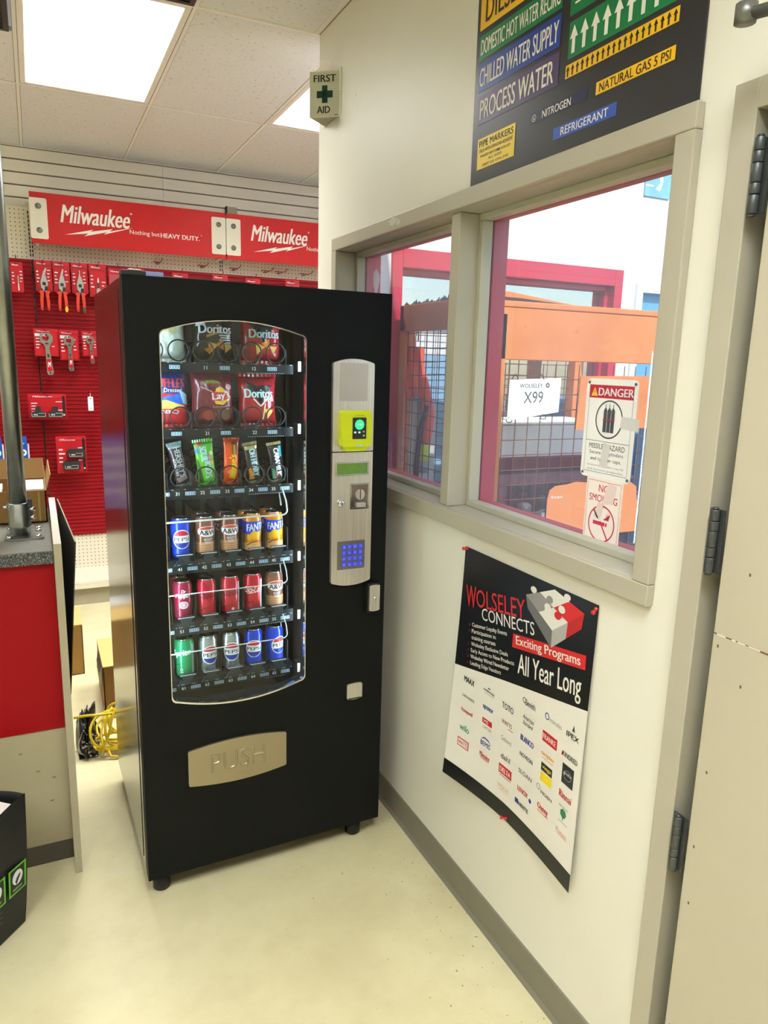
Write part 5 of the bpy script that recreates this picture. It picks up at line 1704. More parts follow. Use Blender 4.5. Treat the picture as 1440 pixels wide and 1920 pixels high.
# first aid sign: V shaped, projecting from the wall near its end
t = thing('first_aid_sign', 'white projecting FIRST AID sign with a green cross at the wall corner', 'sign', (0, 2.83, 2.52))
M_SIGNW = mat('sign_white', '#d5d4bd', .4, var=.02)
yn, yf, ya, xa, z0, z1 = 2.757, 2.903, 2.830, -.0935, 2.527, 2.685
b = MB(); e = .003
b.prism([[(0, yn), (xa, ya), (0, yf), (0, yf - .005), (xa + .006, ya), (0, yn + .005)]], z0, z1, M_SIGNW, lambda u, v, d: (u, v, d))
b.add([(0, yn + .004, z0 + .003), (xa + .005, ya, z0 + .003), (0, yf - .004, z0 + .003)], [(0, 1, 2)], mat('sign_back_grey', '#8d8b78', .6))
wbuild(b, 'folded_plate', t)
b = MB(); b.box(-.0025, 0, yn - .017, yn + .002, z0 + .004, z1 + .004, M_SIGNW); b.box(-.0025, 0, yf - .002, yf + .017, z0, z1, M_SIGNW)
for zz in (2.600, 2.612):
    Dec().poly(ell(-(yn - .008), zz, .002, .002, 8), M_INK).put(b, on_wall(-.0026))
wbuild(b, 'mounting_tab', t)
fl_len = sqrt(xa * xa + (ya - yn) ** 2)
def fa(u, v, d):       # u from the apex (left) to the wall (right)
    k = u / fl_len
    nx, ny = (yn - ya) / fl_len, xa / fl_len
    px, py = xa * (1 - k), ya + (yn - ya) * k
    n = Vector((-(ya - yn), xa, 0)).normalized()
    n = n if n.y < 0 else -n
    return (px + n.x * (d + .0006), py + n.y * (d + .0006), v)
c = fl_len / 2; zm = (z0 + z1) / 2
d = Dec(); d.text('FIRST', c, z1 - .025, .086, .024, M_INK, 1, bold=.035); d.text('AID', c - .004, z0 + .026, .050, .024, M_INK, 1, bold=.035)
M_CROSS = mat('cross_green', '#123f36', .4)
d.rect(c - .0105, c + .0105, zm - .030, zm + .030, M_CROSS); d.rect(c - .031, c + .031, zm - .0125, zm + .0115, M_CROSS); d.rect(fl_len - .02, fl_len - .008, z0 + .006, z0 + .008, M_INK)
b = MB(); d.put(b, fa); wbuild(b, 'printed_lettering', t)

# poster under the window, pinned at the top corners and the bottom middle
PT = 1.1165; PBt = .404
t = thing('wall_poster', 'curling black and white poster of vendor logos pinned under the window', 'poster', (0, 1.445, .40))
def post(u, v, d):
    y = -u
    k = max(0.0, min(1.0, (PT - v) / (PT - PBt)))
    s = min(1.3, abs(y - 1.443) / .28) ** 1.6 * (1.0 if y > 1.443 else .60)
    return (-.0035 - .038 * k ** 1.6 * s - .003 * sin(pi * k) - d, y + .020 * k ** 2 * (y - 1.443) / .28 * .4, v)
P_W = mat('poster_white', '#e6e2d6', .35, var=.01); P_K = mat('poster_black', '#14171a', .28, var=.05)
b = MB()
U0, U1 = -1.722, -1.164
b.grid(lambda i, j: post(U0 + (U1 - U0) * i, PBt + (PT - PBt) * j, 0), 40, 50, P_W)
b.grid(lambda i, j: post(U1 + (U0 - U1) * i, PBt + (PT - PBt) * j, -.0006), 40, 50, P_W)
d = Dec()
bound = [(-1.722 + .558 * i / 12, .757 + .109 * (i / 12) ** 1.05) for i in range(13)]
d.poly(bound + [(U1, PT), (U0, PT)], P_K, 1)
d.rect(U0, U1, PBt, .452, P_K, 1)
d.put(b, post, .0004, .02)
wbuild(b, 'printed_sheet', t)
d = Dec(); R = .19
PR = mat('poster_red', '#cf2a2a', .35); PG = mat('poster_grey', '#8f8f8f', .4)
# heading
d.text('W', -1.672, .980, .050, .062, PR, 3, bold=.01, rot=R - .05); d.text('OLSELEY', -1.535, 1.003, .225, .050, PR, 3, bold=.0, rot=R - .02)
d.text('CONNECTS', -1.496, .9665, .236, .034, P_W, 4, rot=R - .03)
for k, s in enumerate(('Customer Loyalty Events', 'Participation in', 'training courses', 'Wolseley Exclusive Deals', 'Early Access to New Products', 'Wolseley Wired Newsletter', 'Leading Edge Vendors')):
    wd = len(s) * .0072; c0 = -1.655 + .0012 * k
    v = .900 - k * .0188
    d.text(s, c0 + wd / 2 * cos(R), v + wd / 2 * sin(R), wd, .0150 if any(q in s for q in 'pyg') else .0115, P_W, 3, bold=.012, rot=R)
    if k != 2:
        d.text('>', c0 - .013, v - .002, .005, .008, PR, 3, bold=.05, rot=R)
d.poly([(-1.466, .905), (-1.186, .956), (-1.188, .990), (-1.466, .943)], PR, 2)
d.text('Exciting Programs', -1.327, .9475, .250, .030, P_W, 4, bold=.03, rot=.165)
d.text('All Year Long', -1.314, .884, .250, .070, P_W, 3, bold=.012, rot=.17, shear=.18)
# puzzle block
PZ1 = mat('puzzle_pale', '#dedbd2', .4); PZ2 = mat('puzzle_grey', '#8d8b88', .4); PZ3 = mat('puzzle_dark', '#6b6a69', .4); PZ4 = mat('puzzle_mid', '#a9a7a3', .4)
A_, B_, C_, D_ = (-1.424, 1.062), (-1.315, 1.108), (-1.206, 1.083), (-1.312, 1.006)
E_ = (-1.311, .962); Fq = (-1.211, 1.045); Gq = (-1.413, 1.030)
mid = lambda p, q, k=.5: (p[0] + (q[0] - p[0]) * k, p[1] + (q[1] - p[1]) * k)
d.poly([A_, D_, E_, Gq], PZ3, 4); d.poly([D_, mid(D_, C_, .5), mid(E_, Fq, .5), E_], PZ4, 4); d.poly([mid(D_, C_, .5), C_, Fq, mid(E_, Fq, .5)], mat('puzzle_red_side', '#b52324', .4), 4)
ctrp = (-1.314, 1.063)
d.poly([A_, mid(A_, B_), ctrp, mid(A_, D_)], PZ2, 4); d.poly([mid(A_, B_), B_, mid(B_, C_), ctrp], PZ1, 4); d.poly([ctrp, mid(B_, C_), C_, mid(D_, C_)], PR, 4); d.poly([mid(A_, D_), ctrp, mid(D_, C_), D_], PZ1, 4)
for p, m in ((mid(ctrp, mid(A_, B_), .5), PZ2), (mid(ctrp, mid(A_, D_), .5), PZ1), (mid(ctrp, mid(D_, C_), .55), PR), (mid(ctrp, mid(B_, C_), .5), PZ1)):
    off = {id(PZ2): (.012, .004), id(PZ1): (.006, .009), id(PR): (-.012, -.004)}[id(m)]
    if p == mid(ctrp, mid(B_, C_), .5):
        off = (.004, -.011)
    d.poly(ell(p[0] + off[0], p[1] + off[1], .0125, .0095, 16), m, 6); d.poly([(p[0] - .006, p[1] - .005), (p[0] + .006, p[1] - .005), (p[0] + .006 + off[0] * .6, p[1] + .004 + off[1] * .6), (p[0] - .006 + off[0] * .6, p[1] + .004 + off[1] * .6)], m, 5)
d.poly(ell(-1.394, 1.084, .012, .0085, 16), PZ1, 5); d.poly([(-1.398, 1.068), (-1.384, 1.076), (-1.388, 1.084), (-1.399, 1.080)], PZ2, 4); d.poly(ell(-1.268, 1.103, .012, .008, 16), PZ1, 5); d.poly([(-1.276, 1.094), (-1.262, 1.092), (-1.262, 1.102), (-1.274, 1.102)], PZ1, 5)
# vendor logos
BLU = mat('logo_blue', '#2b3f8f', .4); TEAL = mat('logo_teal', '#2f9a78', .4); ORG = mat('logo_orange', '#e89a4a', .4); GRY = mat('logo_grey', '#9a9894', .4); PNK = mat('logo_pink', '#dca09a', .4); LYEL = mat('logo_yellow', '#f2d61c', .4); DKB = mat('logo_dark', '#2a2f36', .4); RRD = mat('logo_red', '#c8242f', .4); GRN2 = mat('logo_green', '#2f7a55', .4)
def lg(s, y, v, w, h, m, bd=.01, **k):
    d.text(s, -y, v, w, h, m, 3, bold=bd, **k)
lg('MAAX', 1.645, .733, .048, .017, P_K, .04)
d.rect(-1.558, -1.548, .747, .750, P_K, 2); lg('AMERICAN', 1.553, .739, .05, .006, P_K); d.rect(-1.575, -1.531, .730, .7312, GRY, 2)
lg('TOTO', 1.466, .732, .050, .018, P_K); lg('Smith', 1.372, .784, .042, .016, P_K); d.ring(1.398 * -1, .786, .0055, .0075, P_K, 2, 18)
d.ring(-1.303, .787, .006, .0085, BLU, 2, 18, 1.1); lg('mirolin', 1.268, .785, .045, .012, GRY, 0)
d.poly([(-1.208, .796), (-1.198, .796), (-1.203, .812)], DKB, 2); lg('IPEX', 1.204, .783, .045, .013, P_K, .03)
lg('CHRONOMITE', 1.643, .681, .058, .008, P_K, .0, shear=.3); lg('uponor', 1.551, .687, .046, .016, BLU, .03); lg('WATTS', 1.466, .686, .045, .012, mat('logo_brown', '#5a3a32', .4), .02); d.rect(-1.46, -1.438, .672, .674, RRD, 2)
lg('American', 1.376, .743, .048, .013, P_K, 0, shear=.4); lg('Standard', 1.376, .727, .044, .012, P_K, 0, shear=.4)
d.rect(-1.315, -1.257, .718, .746, RRD, 2); lg('FRANKE', 1.287, .732, .050, .014, P_W, .03); lg('KINDRED', 1.206, .728, .055, .012, P_K, .02); d.poly([(-1.238, .722), (-1.232, .722), (-1.234, .735)], RRD, 4)
lg('Honeywell', 1.644, .636, .052, .016, RRD, .02); d.rect(-1.573, -1.530, .640, .656, RRD, 2); lg('MS', 1.556, .648, .02, .010, P_W, .03); lg('CARTIER', 1.550, .630, .040, .009, GRY)
lg('Geberit', 1.464, .638, .046, .014, GRY, 0); lg('BLANCO', 1.375, .682, .055, .016, BLU, .05); lg('camplex', 1.288, .686, .052, .014, ORG, .03); d.rect(-1.31, -1.266, .674, .6755, ORG, 2)
d.rect(-1.230, -1.187, .655, .705, DKB, 2); d.ring(-1.2085, .680, .014, .0155, GRY, 3, 20, .8); lg('grohe', 1.2085, .683, .03, .010, P_W)
lg('wilo', 1.648, .583, .042, .020, TEAL, .02); lg('BEMIS', 1.552, .580, .042, .015, BLU, .02); d.poly([(-1.575, .588), (-1.560, .600), (-1.540, .598), (-1.528, .586), (-1.541, .594), (-1.559, .596)], BLU, 2)
lg('dahl', 1.463, .586, .040, .016, DKB, 0); lg('NOVEON', 1.374, .636, .056, .011, P_K, .03); d.rect(-1.311, -1.266, .640, .662, DKB, 2); d.rect(-1.311, -1.266, .612, .636, LYEL, 2); lg('viega', 1.288, .651, .036, .012, LYEL, .03)
lg('Rinnai', 1.210, .626, .046, .018, RRD, .03); d.rect(-1.674, -1.624, .521, .547, RRD, 2); d.rect(-1.671, -1.627, .524, .544, P_W, 3); d.text('WATTS', -1.649, .534, .040, .012, RRD, 4, bold=.04)
lg('Milwaukee', 1.553, .544, .044, .016, RRD, .02, shear=.2); d.rect(-1.572, -1.534, .5315, .533, RRD, 2); d.rect(-1.489, -1.433, .533, .560, RRD, 2); lg('DELTA', 1.461, .546, .046, .014, P_W, .04); d.rect(-1.485, -1.437, .527, .5285, P_K, 2)
lg('SLOAN', 1.374, .587, .058, .012, DKB, 0); lg('MOEN', 1.282, .583, .046, .009, P_K, .02); d.ring(-1.316, .590, .006, .008, GRY, 2, 16)
d.poly(ell(-1.212, .580, .012, .012, 7), GRN2, 2); d.rect(-1.2135, -1.2105, .562, .575, GRN2, 2); lg('VICTAULIC', 1.212, .596, .036, .006, GRN2, 0); d.rect(-1.23, -1.194, .556, .5572, GRN2, 2)
lg('VIQUA', 1.466, .494, .050, .014, PNK, 0); d.rect(-1.487, -1.445, .483, .4842, PNK, 2); lg('LENOX', 1.380, .535, .046, .014, RRD, .04); d.poly(ell(-1.347, .528, .006, .007, 6), BLU, 2)
lg('Oatey', 1.292, .540, .044, .020, RRD, .04); d.rect(-1.314, -1.270, .527, .529, RRD, 2); lg('Plumtek', 1.212, .528, .044, .013, PNK, 0); d.rect(-1.235, -1.190, .519, .520, PNK, 2)
d.poly([(-1.412, .488), (-1.392, .488), (-1.398, .502), (-1.412, .502)], BLU, 2); lg('WHYTE', 1.372, .493, .040, .012, P_K, .04)
b = MB(); d.put(b, post, .0004, .02)
wbuild(b, 'printed_graphics', t)
def pin(y, z, label, tilt=(0, 0)):
    p = thing('push_pin', label, 'push pin', (-.004, y, z), 0, 'red push pins holding the poster')
    b = MB(); M_PIN = mat('red_pin', '#c22f2f', .3)
    Mx = Matrix.Rotation(-pi / 2 + tilt[0], 4, 'Y') @ Matrix.Rotation(tilt[1], 4, 'X')
    b.lathe([(.0045, 0), (.0055, .001), (.0055, .0025), (.003, .004), (.0026, .012), (.0052, .0145), (.0055, .017), (.004, .0185), (0, .019)], M_PIN, 14, Mx)
    b.build('pin_head', p)
    return p
pin(1.713, 1.112, 'red push pin at the top left corner of the poster', (.1, .3)); pin(1.172, 1.106, 'red push pin at the top right corner of the poster', (-.3, .4)); pin(1.443, .414, 'red push pin at the bottom middle of the poster', (.2, -.5))

# signs stuck to the inside of the glass
GL = on_wall(.0985)
t = thing('danger_sign', 'white DANGER missile hazard sign with gas cylinders on the window glass', 'sign', (.0985, 1.27, 1.375))
uL, uR, vB, vT = -1.378, -1.212, 1.372, 1.604
b = MB(); b.prism([rbox(.012, uL, uR, vB, vT)], 0, .0015, M_WHITE, GL)
b2_ = MB(); b2_.prism([rbox(.012, uL, uR, vB, vT)], 0, .0015, mat('danger_white', '#f4f3f0', .35, var=.01), GL); wbuild(b2_, 'plate', t)
d = Dec(); cu = (uL + uR) / 2
d.rect(uL + .011, uR - .011, vT - .044, vT - .014, mat('danger_red', '#c5283c', .35), 1)
d.poly([(uL + .018, vT - .040), (uL + .040, vT - .040), (uL + .029, vT - .019)], mat('warn_yellow', '#f2c94c', .35), 2); d.text('!', uL + .029, vT - .032, .002, .012, M_INK, 3)
d.text('DANGER', cu + .016, vT - .0295, .112, .018, B_WH, 3, bold=.05)
SLT = mat('danger_slate', '#4a4d55', .4)
d.ring(cu, vT - .092, .041, .0445, SLT, 1, 40, 1.0)
for k in (-1, 0, 1):
    x = cu + k * .0125
    d.poly([(x - .0055, vT - .122), (x + .0055, vT - .122), (x + .0055, vT - .072), (x + .002, vT - .066), (x - .002, vT - .066), (x - .0055, vT - .072)], SLT, 2); d.rect(x - .001, x + .001, vT - .066, vT - .057, SLT, 2)
d.rect(cu - .020, cu + .020, vT - .094, vT - .092, MATS['danger_red'], 3)
for q in ((uL + .011, uR - .011, vT - .1445, vT - .1435), (uL + .011, uL + .0118, vB + .014, vT - .014), (uR - .0118, uR - .011, vB + .014, vT - .014), (uL + .011, uR - .011, vB + .014, vB + .0148)):
    d.rect(*q, SLT, 1)
d.text('MISSILE HAZARD', cu, vT - .156, .118, .0125, SLT, 1); d.text('Secure all cylinders', cu, vT - .172, .112, .0105, SLT, 1); d.text('and cylinder caps.', cu, vT - .187, .102, .0105, SLT, 1)
d.text('Unsecured cylinders may fall', cu, vT - .202, .120, .006, GRY, 1); d.text('and become projectiles', cu, vT - .212, .120, .006, GRY, 1)
b = MB(); d.put(b, lambda u, v, dd: GL(u, v, dd + .0016)); wbuild(b, 'printed_warning', t)
b = MB(); G2 = lambda u, v, dd: GL(u, v, dd + .0016)
for u, v in ((uL + .008, vT - .009), (uR - .008, vT - .009), (uL + .008, vB + .009), (uR - .008, vB + .009)):
    b.prism([ell(u, v, .0035, .0035, 12)], 0, .0012, M_GREY, G2)
wbuild(b, 'corner_rivet', t)
b = MB(); b.prism([[(cu - .018, vT - .200), (cu + .006, vT - .204), (cu + .012, vT - .150), (cu - .010, vT - .146)]], .0004, .0008, mat('old_tape', '#d7d6d4', .4), G2); wbuild(b, 'tape', t)
b = MB(); b.prism([[(uR - .045, vT - .108), (uR + .012, vT - .112), (uR + .012, vT - .084), (uR - .042, vT - .082)]], .0004, .0008, MATS['old_tape'], G2); wbuild(b, 'tape', t)
t = thing('no_smoking_sign', 'white and red NO SMOKING sign on the window glass below the danger sign', 'sign', (.0985, 1.29, 1.20))
uL, uR, vB, vT = -1.352, -1.231, 1.222, 1.372
b = MB(); b.prism([rbox(.002, uL, uR, vB, vT)], 0, .0007, mat('smoke_white', '#f7ece4', .4, var=.01), GL); wbuild(b, 'plate', t)
SR = mat('smoke_red', '#cf3350', .4); cu = (uL + uR) / 2; d = Dec()
for q in ((uL + .005, uR - .005, vT - .006, vT - .0052), (uL + .005, uL + .0058, vB + .004, vT - .0052), (uR - .0058, uR - .005, vB + .004, vT - .0052)):
    d.rect(*q, SR, 1)
d.text('NO', cu, vT - .022, .034, .018, SR, 1, bold=.01); d.text('SMOKING', cu, vT - .046, .094, .017, SR, 1, bold=.01)
cv = vT - .106
d.ring(cu, cv, .041, .0445, SR, 1, 40); d.rect(cu - .028, cu + .012, cv - .004, cv + .005, SR, 1); d.rect(cu + .014, cu + .019, cv - .004, cv + .005, SR, 1); d.line((cu - .004, cv + .006), (cu + .024, cv - .034), .004, SR, 2); d.line((cu - .028, cv + .030), (cu - .012, cv + .012), .004, SR, 2)
for k in range(3):
    d.poly([(cu + .006 + k * .006, cv + .012), (cu + .016 + k * .004, cv + .018 + .004 * k), (cu + .012 + k * .003, cv + .026 + .004 * k), (cu + .020 + k * .004, cv + .018 + .003 * k), (cu + .010 + k * .006, cv + .010)], SR, 1)
b = MB(); d.put(b, lambda u, v, dd: GL(u, v, dd + .0008)); wbuild(b, 'printed_warning', t)
b = MB(); G2 = lambda u, v, dd: GL(u, v, dd + .0012)
b.prism([[(cu - .004, vT - .060), (cu + .034, vT - .052), (cu + .040, vT - .010), (cu + .012, vT - .006)]], 0, .0004, mat('peeled_tape', '#e9d5d0', .5), G2); wbuild(b, 'tape', t)
b = MB(); b.prism([[(cu - .028, vT - .09), (cu - .006, vT - .098), (cu + .002, vT - .06), (cu - .016, vT - .055)]], 0, .0004, MATS['peeled_tape'], G2); wbuild(b, 'tape', t)

# ================================================================== YARD BEYOND THE WINDOW
M_YARD = mat('pale_concrete_yard', '#a9a8a4', .8, var=.12, scale=3)
b = MB(); b.box(.14, 7, -6, 2.87, -.05, 0, M_YARD); struct(b.build('floor_outer'), 'concrete ground outside the window', 'floor')
# red framed doorway in the outer wall
b = MB()
b.box(.285, .335, 2.855, 2.99, 0, 2.10, M_REDF); b.box(1.495, 1.545, 2.855, 2.99, 0, 2.10, M_REDF); b.box(.335, 1.495, 2.855, 2.99, 2.022, 2.10, M_REDF)
b.box(.335, .355, 2.90, 2.99, 0, 2.022, M_REDF); b.box(1.475, 1.495, 2.90, 2.99, 0, 2.022, M_REDF); b.box(.355, 1.475, 2.90, 2.99, 2.000, 2.022, M_REDF)
dr = struct(b.build('door_2', bevel=.003), 'red painted door frame in the outer wall', 'door frame')
b = MB(); b.box(.356, 1.474, 2.935, 2.941, .06, 1.998, glass_mat('blue_reflecting_glass', '#a9bccb', 14.0, .06)); b.build('glass_pane', dr)
b = MB(); b.box(.356, 1.474, 2.93, 2.946, 0, .06, M_DKRED); b.build('bottom_rail', dr)
# side window with blue glass in the outer wall
b = MB()
for q in ((1.64, 1.68, 1.03, 2.045), (2.48, 2.52, 1.03, 2.045), (1.68, 2.48, 2.005, 2.045), (1.68, 2.48, 1.03, 1.07), (1.90, 1.915, 1.07, 2.005), (2.16, 2.175, 1.07, 2.005)):
    b.box(q[0], q[1], 2.855, 2.93, q[2], q[3], B_WH)
w2 = struct(b.build('window_2'), 'white framed window with blue panes in the outer wall', 'window')
b = MB(); b.box(1.68, 2.48, 2.90, 2.905, 1.07, 2.005, mat('blue_window_film', '#5f9fc4', .25, var=.25, scale=3)); b.build('blue_pane', w2)
b = MB(); b.box(1.635, 1.80, 2.862, 2.8695, 2.455, 2.60, mat('blue_notice', '#7fb7cf', .4, var=.35, scale=14)); d = Dec(); d.poly([(1.70, 2.49), (1.73, 2.485), (1.75, 2.53), (1.735, 2.57), (1.725, 2.55), (1.73, 2.52)], B_WH); d.rect(1.64, 1.69, 2.50, 2.508, B_WH); d.put(b, facing(2.8615))
tag(b.build('wall_notice'), 'pale blue notice on the white outer wall, seen at the top right of the window', 'notice')
# shelving seen through the red doorway
t = thing('aisle_shelf', 'dark shelving with yellow plates seen through the red framed glass door', 'shelving unit', (2.6, 4.9, 0))
b = MB()
for z in (.4, .9, 1.4, 1.9, 2.12):
    b.box(1.6, 3.9, 4.7, 5.2, z, z + .03, mat('slate_steel', '#39424f', .5))
for x in (1.6, 2.35, 3.1, 3.87):
    b.box(x, x + .03, 4.7, 5.2, 0, 2.12, MATS['slate_steel'])
b.box(1.6, 3.9, 5.19, 5.2, 0, 2.3, MATS['slate_steel']); wbuild(b, 'rack', t)
b = MB()
for x, z in ((2.10, 2.14), (2.34, 2.16), (2.62, 2.19), (2.95, 2.23)):
    b.box(x - .06, x + .06, 4.66, 4.69, z - .03, z + .03, mat('yellow_plate', '#d8b23a', .4)); b.box(x - .05, x + .05, 4.69, 4.75, z - .06, z + .02, M_DKGREY)
wbuild(b, 'yellow_plate', t)

# orange gas cage
CX0, CX1, CY0, CY1, CT = .300, 1.250, 2.100, 2.800, 1.860
cg = thing('gas_cage', 'orange steel mesh cage standing outside the window', 'cage', (.775, 2.45, 0))
b = MB(); b.box(CX0, CX1, CY0, CY0 + .03, 1.648, 1.822, M_ORANGE); b.box(CX0 - .004, CX1, CY0 - .004, CY0 + .034, 1.822, 1.842, M_ORANGE); wbuild(b, 'header_panel', cg, bevel=.003)
b = MB(); b.box(CX0, CX0 + .03, CY0 + .03, CY1, 1.755, CT, M_ORANGE); wbuild(b, 'header_panel', cg, bevel=.003)
b = MB(); b.box(CX0, CX1, CY1 - .03, CY1, 1.80, CT, M_ORANGE); b.box(CX1 - .03, CX1, CY0, CY1, 1.75, 1.84, M_ORANGE); wbuild(b, 'rear_rail', cg)
for x, y, w in ((CX0, CY0, .056), (CX1 - .05, CY0, .05), (CX0, CY1 - .05, .05), (CX1 - .05, CY1 - .05, .05)):
    b = MB(); b.box(x, x + w, y, y + .05, 0, 1.80, M_ORANGE); wbuild(b, 'corner_post', cg, bevel=.002)
b = MB(); b.box(CX0, CX1, CY0, CY0 + .03, .10, .30, M_DKRED); b.box(CX0, CX0 + .03, CY0, CY1, .10, .30, M_DKRED); b.box(CX0, CX1, CY1 - .03, CY1, .95, 1.11, M_DKRED); b.box(CX0, CX1, CY0, CY1, .08, .10, M_DKRED); wbuild(b, 'bottom_rail', cg)
M_MESH = mat('rusty_mesh_wire', '#7a4a38', .5, metal=.3); M_MESHD = mat('dark_mesh_wire', '#4a4248', .5, metal=.3)
def mesh_panel(p0, ex, n1, n2, step, wob, m):
    b = MB(); p0 = Vector(p0); ex = Vector(ex)
    for k in range(n1):
        p = p0 + ex * (k * step)
        b.tube([p, p + Vector((0, 0, n2 * step))], .0018, m, 5, cap=False)
    for k in range(n2):
        pts = []
        for i in range(7):
            q = p0 + ex * ((n1 - 1) * step * i / 6) + Vector((0, 0, k * step + wob * sin(i * 1.1 + k)))
            pts.append(q)
        b.tube(pts, .0018, m, 5, cap=False)
    return b
wbuild(mesh_panel((CX0 + .07, CY0 + .015, .30), (1, 0, 0), 17, 25, .0535, .001, M_MESH), 'mesh_panel', cg)
wbuild(mesh_panel((CX0 + .015, CY0 + .06, .30), (0, 1, 0), 12, 28, .0535, .004, M_MESHD), 'mesh_panel', cg)
wbuild(mesh_panel((CX0 + .07, CY1 - .015, .30), (1, 0, 0), 17, 28, .0535, .001, M_MESH), 'mesh_panel', cg)
# debris on the cage roof edge
b = MB(); rnd = random.Random(2)
for k in range(46):
    y = CY0 + .06 + (CY1 - CY0 - .08) * k / 46; s = rnd.uniform(.006, .016)
    b.add([(CX0 + .008, y - s, CT), (CX0 + .020, y + s, CT), (CX0 + .012 + rnd.uniform(-.01, .01), y + rnd.uniform(-s, s), CT + rnd.uniform(.004, .024)), (CX0 + .004, y + s, CT)], [(0, 1, 2), (1, 3, 2), (3, 0, 2)], mat('grey_debris', '#4e555a', .8))
tag(b.build('leaf_litter'), 'grey debris lying along the top edge of the orange cage', 'debris', kind='stuff')
b = MB(); b.prism([[(0, -.010), (0, .010), (.10, .006), (.40, -.026), (.14, -.012)]], 0, .25, M_ORANGE, lambda u, v, d: (CX0 + u, CY0 + .05 + d, 1.870 + v)); wbuild(b, 'roof_sheet', cg)
# location card
t = thing('location_card', 'white card reading X99 hung on the orange cage mesh', 'card', (.48, 2.092, 1.44))
F = facing(2.094)
b = MB(); b.prism([[(.372, 1.442), (.592, 1.470), (.594, 1.590), (.374, 1.582)]], 0, .0015, mat('card_white', '#f6f6f6', .4, var=.01), F)
d = Dec(); d.text('WOLSELEY', .466, 1.562, .098, .014, SLT, 1, bold=.02, skew=.02); d.ring(.536, 1.564, .004, .0095, SLT, 1, 6); d.text('X99', .478, 1.522, .082, .040, SLT, 1, skew=.03); d.put(b, lambda u, v, dd: F(u, v, dd + .0016)); wbuild(b, 'card_sheet', t)
for x, z in ((.40, 1.590), (.51, 1.592), (.385, 1.445), (.53, 1.455)):
    b = MB(); b.tube([(x + .010 * cos(a), 2.098 + .006 * sin(2 * a), z + .010 * sin(a)) for a in [2 * pi * i / 14 for i in range(14)]], .0015, M_INK, 5, True); wbuild(b, 'wire_tie', t)
b = MB(); b.prism([[(.676, 1.405), (1.040, 1.408), (1.044, 1.604), (.680, 1.598)]], 0, .004, M_ORANGE, facing(2.096)); 
tag(b.build('backing_plate', bevel=.001), 'plain orange plate on the cage mesh behind the danger sign', 'plate')
b = MB(); pts = [(.572, 1.00), (.572, 1.150), (.580, 1.185), (.606, 1.200), (.66, 1.204), (.70, 1.212), (.76, 1.206), (.80, 1.209), (.90, 1.205), (.97, 1.198), (1.00, 1.180), (1.005, 1.140), (1.02, 1.10), (1.015, 1.04), (1.02, 1.00)]
b.prism([pts], 0, .003, mat('torn_orange_card', '#d78550', .6), facing(2.097)); Dec().text('Kanpo', .615, 1.158, .05, .014, B_WH, 1).put(b, facing(2.0938))
tag(b.build('torn_sheet'), 'torn orange sheet on the lower cage mesh behind the no smoking sign', 'sheet')
# things in the cage
cyl0 = None
for k, (x, y) in enumerate(((.52, 2.50), (.70, 2.40), (.88, 2.52), (1.06, 2.42))):
    lab = ['grey gas cylinder at the left inside the orange cage', 'grey gas cylinder second from the left inside the orange cage', 'grey gas cylinder third from the left inside the orange cage', 'grey gas cylinder at the right inside the orange cage'][k]
    if cyl0 is None:
        cyl0 = thing('gas_cylinder', lab, 'gas cylinder', (x, y, .1), 0, 'gas cylinders in the cage')
        b = MB(); b.lathe([(.070, 0), (.078, .01), (.078, .80), (.070, .86), (.045, .91), (.025, .93)], mat('cylinder_grey', '#4f4d55', .45), 24); b.build('cylinder_body', cyl0)
        b = MB(); b.lathe([(.025, .93), (.03, .935), (.03, .965), (.015, .975)], mat('cylinder_cap', '#55545c', .4), 16); b.build('valve_cap', cyl0)
    else:
        dup(cyl0, (x, y, .1), 0, lab)
b = MB(); b.box(.62, 1.20, 2.60, 2.76, .55, 1.18, mat('maroon_crate', '#5a3a44', .6)); b.box(.60, 1.22, 2.58, 2.765, 1.18, 1.235, M_DKRED); b.box(.62, .66, 2.60, 2.76, .101, .55, M_DKRED); b.box(1.16, 1.20, 2.60, 2.76, .101, .55, M_DKRED)
tag(b.build('steel_bin', bevel=.004), 'dark maroon bin at the back of the orange cage', 'bin')
b = MB(); b.box(.64, 1.16, 2.60, 2.75, 1.2355, 1.40, mat('white_carton', '#f2f2f0', .5))
tag(b.build('white_carton', bevel=.004), 'white carton on the maroon bin in the orange cage', 'box')
b = MB(); b.box(.332, .46, 2.745, 2.766, .105, 1.47, mat('pale_grey_panel', '#c3c3c8', .5))
tag(b.build('grey_locker', bevel=.004), 'pale grey tall box below the orange jacket in the cage', 'box')
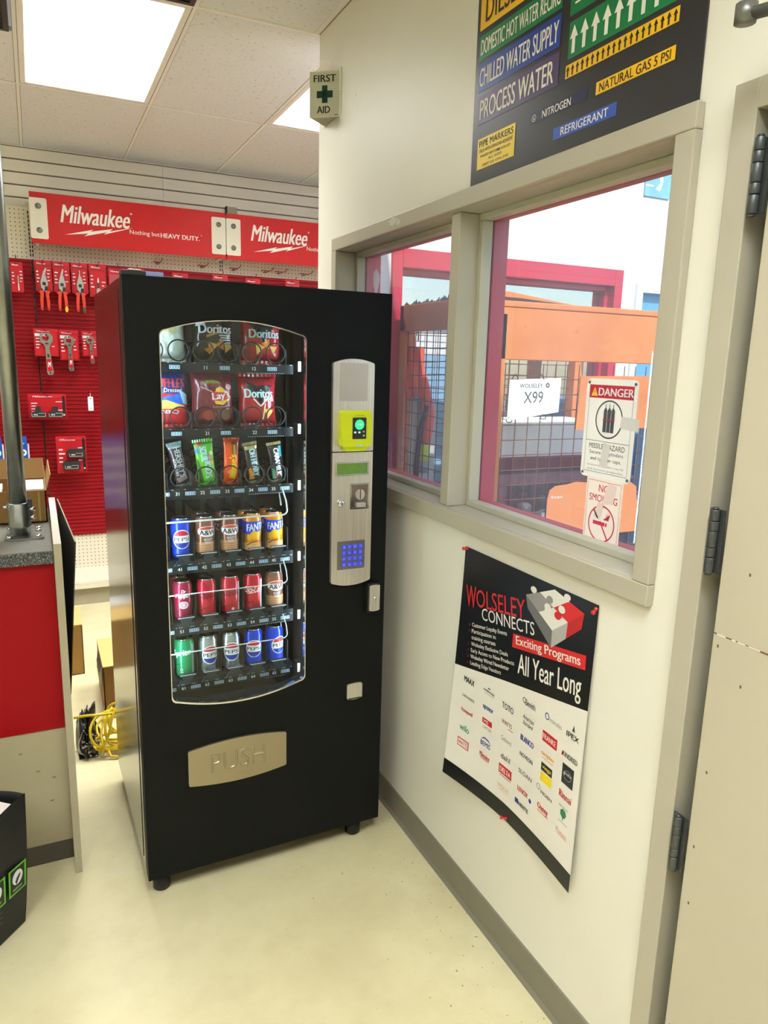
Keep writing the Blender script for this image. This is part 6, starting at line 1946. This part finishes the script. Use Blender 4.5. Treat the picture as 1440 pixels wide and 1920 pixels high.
# high visibility jacket hung on the cage
t = thing('safety_jacket', 'orange high visibility jacket with yellow and grey bands hung in the cage', 'jacket', (.40, 2.72, 1.15))
M_HV = mat('hivis_orange', '#ff5b45', .6, bump=.3, bscale=25); M_HY = mat('hivis_yellow', '#d9e83a', .5); M_HG = mat('hivis_grey', '#8f97a6', .4)
b = MB()
def jk(i, j):
    a = 2 * pi * i
    z = 1.49 + .205 * j
    w = .042 + .006 * sin(6 * j)
    return (.352 + w * cos(a) * (1 - .25 * j ** 6), 2.745 + .028 * sin(a) + .006 * sin(5 * a + 8 * j), z)
b.grid(jk, 26, 14, M_HV); b.add([jk(i / 26, 1) for i in range(26)], [tuple(range(26))], M_HV)
b.build('jacket_body', t); [wb for wb in ()]
for o in t.children:
    o.location = (-t.location.x, -t.location.y, -t.location.z)
b = MB(); b.tube([(.375, 2.735, 1.58), (.392, 2.725, 1.50), (.402, 2.715, 1.42), (.396, 2.71, 1.34), (.390, 2.71, 1.29)], [.022, .026, .028, .026, .022], M_HV, 12); b.tube([(.390, 2.71, 1.29), (.384, 2.71, 1.22)], [.024, .026], M_HY, 12); b.tube([(.384, 2.71, 1.22), (.380, 2.71, 1.17)], [.026, .026], M_HG, 12); wbuild(b, 'sleeve', t)
b = MB(); b.tube([(.36, 2.745, 1.72), (.36, 2.745, 1.75), (.37, 2.765, 1.76), (.37, 2.785, 1.75)], .003, M_INK, 6); wbuild(b, 'hanging_loop', t)
b = MB(); b.box(.345, .70, 2.812, 2.85, .90, 1.665, mat('pale_blue_panel', '#8fbbe0', .4, var=.12, scale=9)); b.box(.345, .70, 2.811, 2.85, 1.665, 1.80, B_WH)
tag(b.build('leaning_panel'), 'pale blue panel with a white top standing behind the orange cage', 'panel')
# cable and blue wrapped load
b = MB(); b.tube([(.345, 2.62, 1.46), (.340, 2.63, 1.42), (.325, 2.64, 1.35), (.322, 2.65, 1.22), (.325, 2.66, 1.08), (.33, 2.67, .8), (.34, 2.68, .2)], .011, M_RUBBER, 10)
tag(b.build('black_hose'), 'black hose hanging inside the orange cage near its far post', 'hose')
t = thing('wrapped_load', 'pallet load in blue wrap standing beyond the cage', 'pallet load', (1.9, 1.95, 0))
b = MB()
for z in (.14, .58, 1.02):
    b.box(1.62, 2.5, 1.95, 2.75, z, z + .43, mat('blue_wrap', '#5c8fc0', .35, var=.2, scale=8, bump=.4, bscale=20))
wbuild(b, 'blue_carton', t, bevel=.02)
b = MB()
for y in (1.95, 2.30, 2.65):
    b.box(1.62, 2.5, y, y + .1, 0, .14, mat('pallet_wood', '#a88b62', .8))
wbuild(b, 'pallet', t)
